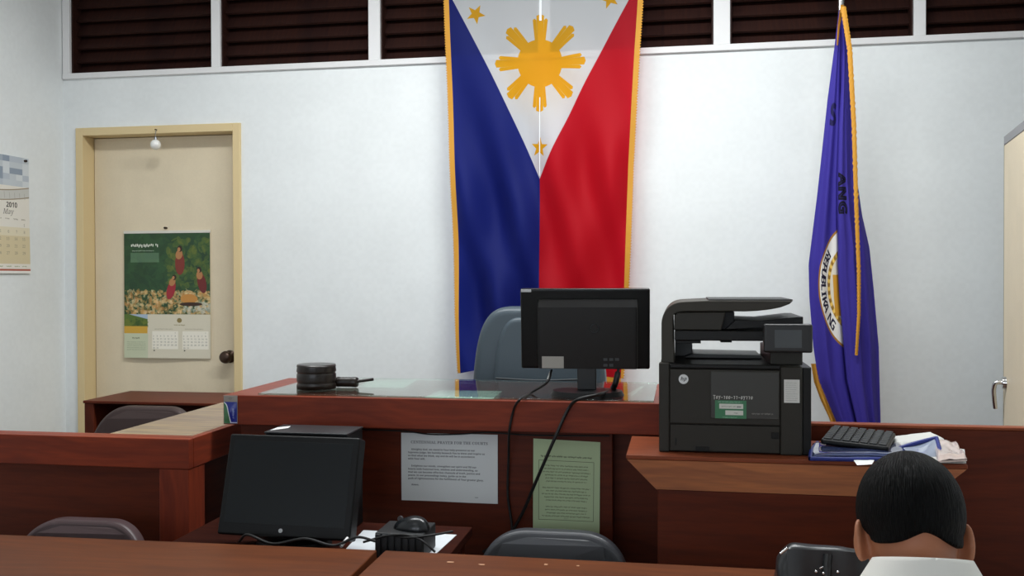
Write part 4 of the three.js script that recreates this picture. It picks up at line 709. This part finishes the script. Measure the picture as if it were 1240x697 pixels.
// ------------------------------------------------------------------ the man in white, seen from behind
{
  const z0 = 2.98, hc = onZ(1101, 630, z0), g = thing('person', 'man in a white collared shirt bowing his head over the table', 'person', [hc.x, 0, 0]);
  const HY = hc.y, HZ = z0, bow = 0.34, cb = Math.cos(bow), sb = Math.sin(bow);
  const toHead = (x, y, z) => { const dy = y - HY, dz = z - HZ; return [x, dy * cb - dz * sb, dy * sb + dz * cb]; };   // head frame: face towards -z
  const ell = (x, y, z, rx, ry, rz) => { const k0 = Math.hypot(x / rx, y / ry, z / rz), k1 = Math.hypot(x / (rx * rx), y / (ry * ry), z / (rz * rz)); return k1 > 1e-9 ? k0 * (k0 - 1) / k1 : -Math.min(rx, ry, rz); };
  const cap = (x, y, z, a, b, r0, r1) => { const bx_ = b[0] - a[0], by = b[1] - a[1], bz = b[2] - a[2], px = x - a[0], py = y - a[1], pz = z - a[2], t = clamp((px * bx_ + py * by + pz * bz) / (bx_ * bx_ + by * by + bz * bz)); return Math.hypot(px - bx_ * t, py - by * t, pz - bz * t) - lerp(r0, r1, t); };
  const smin = (a, b, k) => { const h = clamp(0.5 + 0.5 * (b - a) / k); return lerp(b, a, h) - k * h * (1 - h); };
  const neckTop = [0, HY - 0.05, HZ + 0.035], collarTop = onZ(1118, 672, z0 + 0.158).y, neckBase = [0, collarTop - 0.075, HZ + 0.10];
  const headField = (x, y, z) => {
    const [u, v, w] = toHead(x, y, z), au = Math.abs(u);
    let d = ell(u, v - 0.012, w - 0.008, 0.0755, 0.09, 0.096);
    d = smin(d, ell(u, v + 0.065, w + 0.03, 0.058, 0.062, 0.066), 0.03);
    d = smin(d, ell(u, v + 0.105, w + 0.065, 0.028, 0.02, 0.026), 0.025);
    d = smin(d, cap(u, v, w, [0, -0.01, -0.092], [0, -0.05, -0.112], 0.008, 0.014), 0.012);
    d = smin(d, cap(au, v, w, [0.012, -0.078, -0.09], [0.0, -0.078, -0.096], 0.006, 0.007), 0.008);
    d = Math.max(d, -ell(au - 0.031, v + 0.008, w + 0.098, 0.016, 0.01, 0.012));
    d = smin(d, ell(au - 0.031, v + 0.009, w + 0.083, 0.013, 0.011, 0.011), 0.003);
    // ears
    let e = ell((au - 0.083) * 0.94 + (w - 0.02) * -0.34, v + 0.035 - 0.15 * (w - 0.01), (w - 0.012) * 0.94 + (au - 0.083) * 0.34, 0.0075, 0.033, 0.019);
    e = smin(e, ell(au - 0.076, v + 0.04, w - 0.004, 0.012, 0.024, 0.012), 0.008);
    d = smin(d, e, 0.006);
    return smin(d, cap(x, y, z, neckTop, neckBase, 0.053, 0.06), 0.03);
  };
  const SH = collarTop - 0.135, SZ = HZ + 0.12, hipZ = 3.24, hipY = 0.53;
  const bones = [
    [[0, SH - 0.03, SZ], [0, SH - 0.22, SZ + 0.05], 0.11, 0.13], [[0, SH - 0.22, SZ + 0.05], [0, hipY + 0.06, hipZ], 0.13, 0.14],
    ...[-1, 1].flatMap((s) => [[[0, SH + 0.0, SZ], [s * 0.155, SH - 0.03, SZ - 0.01], 0.06, 0.06], [[s * 0.17, SH - 0.04, SZ - 0.01], [s * 0.25, 0.83, SZ - 0.1], 0.058, 0.047], [[s * 0.25, 0.83, SZ - 0.1], [s * 0.09, 0.81, SZ - 0.31], 0.045, 0.032]]),
  ];
  const legs = [-1, 1].flatMap((s) => [[[s * 0.09, hipY, hipZ], [s * 0.12, 0.53, 2.93], 0.085, 0.062], [[s * 0.12, 0.53, 2.93], [s * 0.12, 0.09, 2.92], 0.058, 0.042]]);
  const field = (B, k) => (x, y, z) => { let d = 9; for (const [a, b, r0, r1] of B) d = smin(d, cap(x, y, z, a, b, r0, r1), k); return d; };
  const torso = field(bones, 0.06), leg = field(legs, 0.05);
  const flatTorso = (x, y, z) => torso(x * 0.94, y, z);
  const handField = (s) => { const w = [s * 0.09, 0.81, SZ - 0.31], d = [-s * 0.03, -0.012, -0.06]; const F = []; for (let k = 0; k < 4; k++) { const off = (k - 1.5) * 0.019, L = [0.9, 1, 0.94, 0.74][k], r = [w[0] + d[0] * 1.1 + off, w[1] + d[1] - 0.004, w[2] + d[2] * 1.2], m = [r[0] + off * 0.2, r[1] + 0.006, r[2] - 0.038 * L], t = [m[0], m[1] - 0.014, m[2] - 0.032 * L]; F.push([r, m, 0.0095, 0.0085], [m, t, 0.0085, 0.007]); } const th = [w[0] - s * 0.028, w[1] - 0.01, w[2] - 0.025]; F.push([th, [th[0] - s * 0.022, th[1] - 0.008, th[2] - 0.03], 0.012, 0.01], [[th[0] - s * 0.022, th[1] - 0.008, th[2] - 0.03], [th[0] - s * 0.024, th[1] - 0.012, th[2] - 0.056], 0.01, 0.008]); const pa = field(F, 0.003); return (x, y, z) => smin(pa(x, y, z), ell(x - w[0] - d[0] * 0.5, y - w[1] - d[1] * 0.5, z - w[2] - d[2] * 0.55, 0.042, 0.017, 0.05), 0.01); };
  const hands = [-1, 1].map((s) => { const w = [s * 0.09 - s * 0.02, 0.81, SZ - 0.37]; return nets(handField(s), [w[0] - 0.09, w[1] - 0.05, w[2] - 0.1], [w[0] + 0.09, w[1] + 0.045, w[2] + 0.09], 0.004); });
  const feet = [-1, 1].map((s) => nets((x, y, z) => ell(x - s * 0.12, y - 0.045, z - 2.88, 0.046, 0.045, 0.125), [s * 0.12 - 0.06, -0.01, 2.72], [s * 0.12 + 0.06, 0.11, 3.04], 0.01));
  const skinTex = plaster([176, 118, 88], 0.08);
  const headGeo = nets(headField, [-0.115, HY - 0.19, HZ - 0.16], [0.115, HY + 0.13, HZ + 0.19], 0.0036);
  const bodyGeo = nets((x, y, z) => Math.min(flatTorso(x, y, z), leg(x, y, z)) + 0.014, [-0.34, 0.02, 2.7], [0.34, SH + 0.09, 3.6], 0.014);
  const mSkin = mat(0xa5694a, 0.55), skin = part('body', mergeGeometries([headGeo, bodyGeo, ...hands].map((q) => q.toNonIndexed())), mSkin, g);
  // hair: a thick short cap with a hairline above brow, round the ears and along the nape
  const hair = nets((x, y, z) => {
    const [u, v, w] = toHead(x, y, z), n = 0.0006 * (noise2(u * 420 + 40, v * 420 + w * 300 + 40, 512) - 0.5);
    const shell = Math.min(ell(u, v - 0.014, w - 0.008, 0.0815, 0.0965, 0.1025), ell(u, v + 0.03, w - 0.034, 0.069, 0.06, 0.062)) + n;
    const side = clamp(Math.abs(u) / 0.07);
    const line = w > 0.045 ? -0.03 - 0.014 * side + 0.004 * Math.sin(u * 75 + 1.2) : w > -0.03 ? lerp(-0.01, -0.04, clamp((w - 0.012) / 0.03)) : lerp(0.045, -0.012, clamp((w + 0.075) / 0.035));
    const brow = -0.078 + clamp((0.05 - v) / 0.03) * 0.05;
    return Math.max(shell, line - v, w < -0.03 ? (brow - w) * 0.6 : -1);
  }, [-0.1, HY - 0.11, HZ - 0.13], [0.1, HY + 0.13, HZ + 0.15], 0.0032);
  { const p = hair.attributes.position, uv = hair.attributes.uv; for (let i = 0; i < p.count; i++) { const [u, v, w] = toHead(p.getX(i), p.getY(i), p.getZ(i)); uv.setXY(i, Math.atan2(u, w + 0.001) * 0.5, v * 2.2); } }
  const strands = dataTex(256, (u, v) => { const k = 255 * (0.55 * noise2(u * 128, v * 14, 128, 14) + 0.45 * noise2(u * 64 + 3, v * 22, 64, 22)); return [k, k, k]; }, false); strands.repeat.set(2, 2);
  part('hair', hair, mat(0x040404, 0.62, { specularIntensity: 0.25, bumpMap: strands, bumpScale: 0.004 }), g);
  for (const s of [-1, 1]) { const c = [s * 0.031, -0.009, -0.0905], e = new THREE.SphereGeometry(0.0065, 14, 10); e.translate(c[0], HY + c[1] * cb + c[2] * sb, HZ - c[1] * sb + c[2] * cb); part('eye', e, mat(0x1a1210, 0.3), g); }
  const neckCut = (x, y, z) => y - (collarTop - 0.045 - 0.5 * Math.max(0, HZ + 0.12 - z)), yoke = (x, y, z) => smin(flatTorso(x, y, z), cap(x, y, z, [0, SH - 0.02, SZ], [0, collarTop - 0.03, neckBase[2] - 0.004], 0.075, 0.064), 0.03);
  const shirt = part('shirt', nets((x, y, z) => Math.max(yoke(x, y, z) - 0.008 + 0.003 * Math.sin(x * 40 + y * 25) * Math.sin(z * 38), hipY - 0.03 - y, SZ - 0.29 - z, neckCut(x, y, z)), [-0.36, 0.42, 2.7], [0.36, SH + 0.12, 3.62], 0.011), mat(0xe6e4dc, 0.8), g);
  // collar: a folded band that stands highest at the nape
  const col = sheet(64, 12, (u, v) => { const a = u * Math.PI * 2, k = 0.5 + 0.5 * Math.cos(a), fold = v < 0.3 ? v / 0.3 : 1, drop = v < 0.3 ? 0 : (v - 0.3) / 0.7; const r = 0.062 + (v < 0.3 ? 0.004 * fold : 0.004 + 0.028 * drop); const yTop = collarTop - 0.05 + 0.05 * k, y = v < 0.3 ? lerp(yTop - 0.03, yTop, fold) : lerp(yTop, yTop - 0.052, drop); return [Math.sin(a) * r * 1.06, y, neckBase[2] - 0.008 + Math.cos(a) * r - 0.02 * (1 - k)]; });
  part('collar', col, mat(0xe9e7e0, 0.8, { side: THREE.DoubleSide }), shirt);
  part('trousers', nets((x, y, z) => Math.max(Math.min(leg(x, y, z), flatTorso(x, y, z)) - 0.013, y - hipY - 0.0, 0.09 - y), [-0.3, 0.05, 2.74], [0.3, hipY + 0.1, 3.6], 0.013), mat(0x1c1d22, 0.8), g);
  for (const f of feet) part('shoe', f, mat(0x141312, 0.35), g);
}

renderer.render(scene, camera);
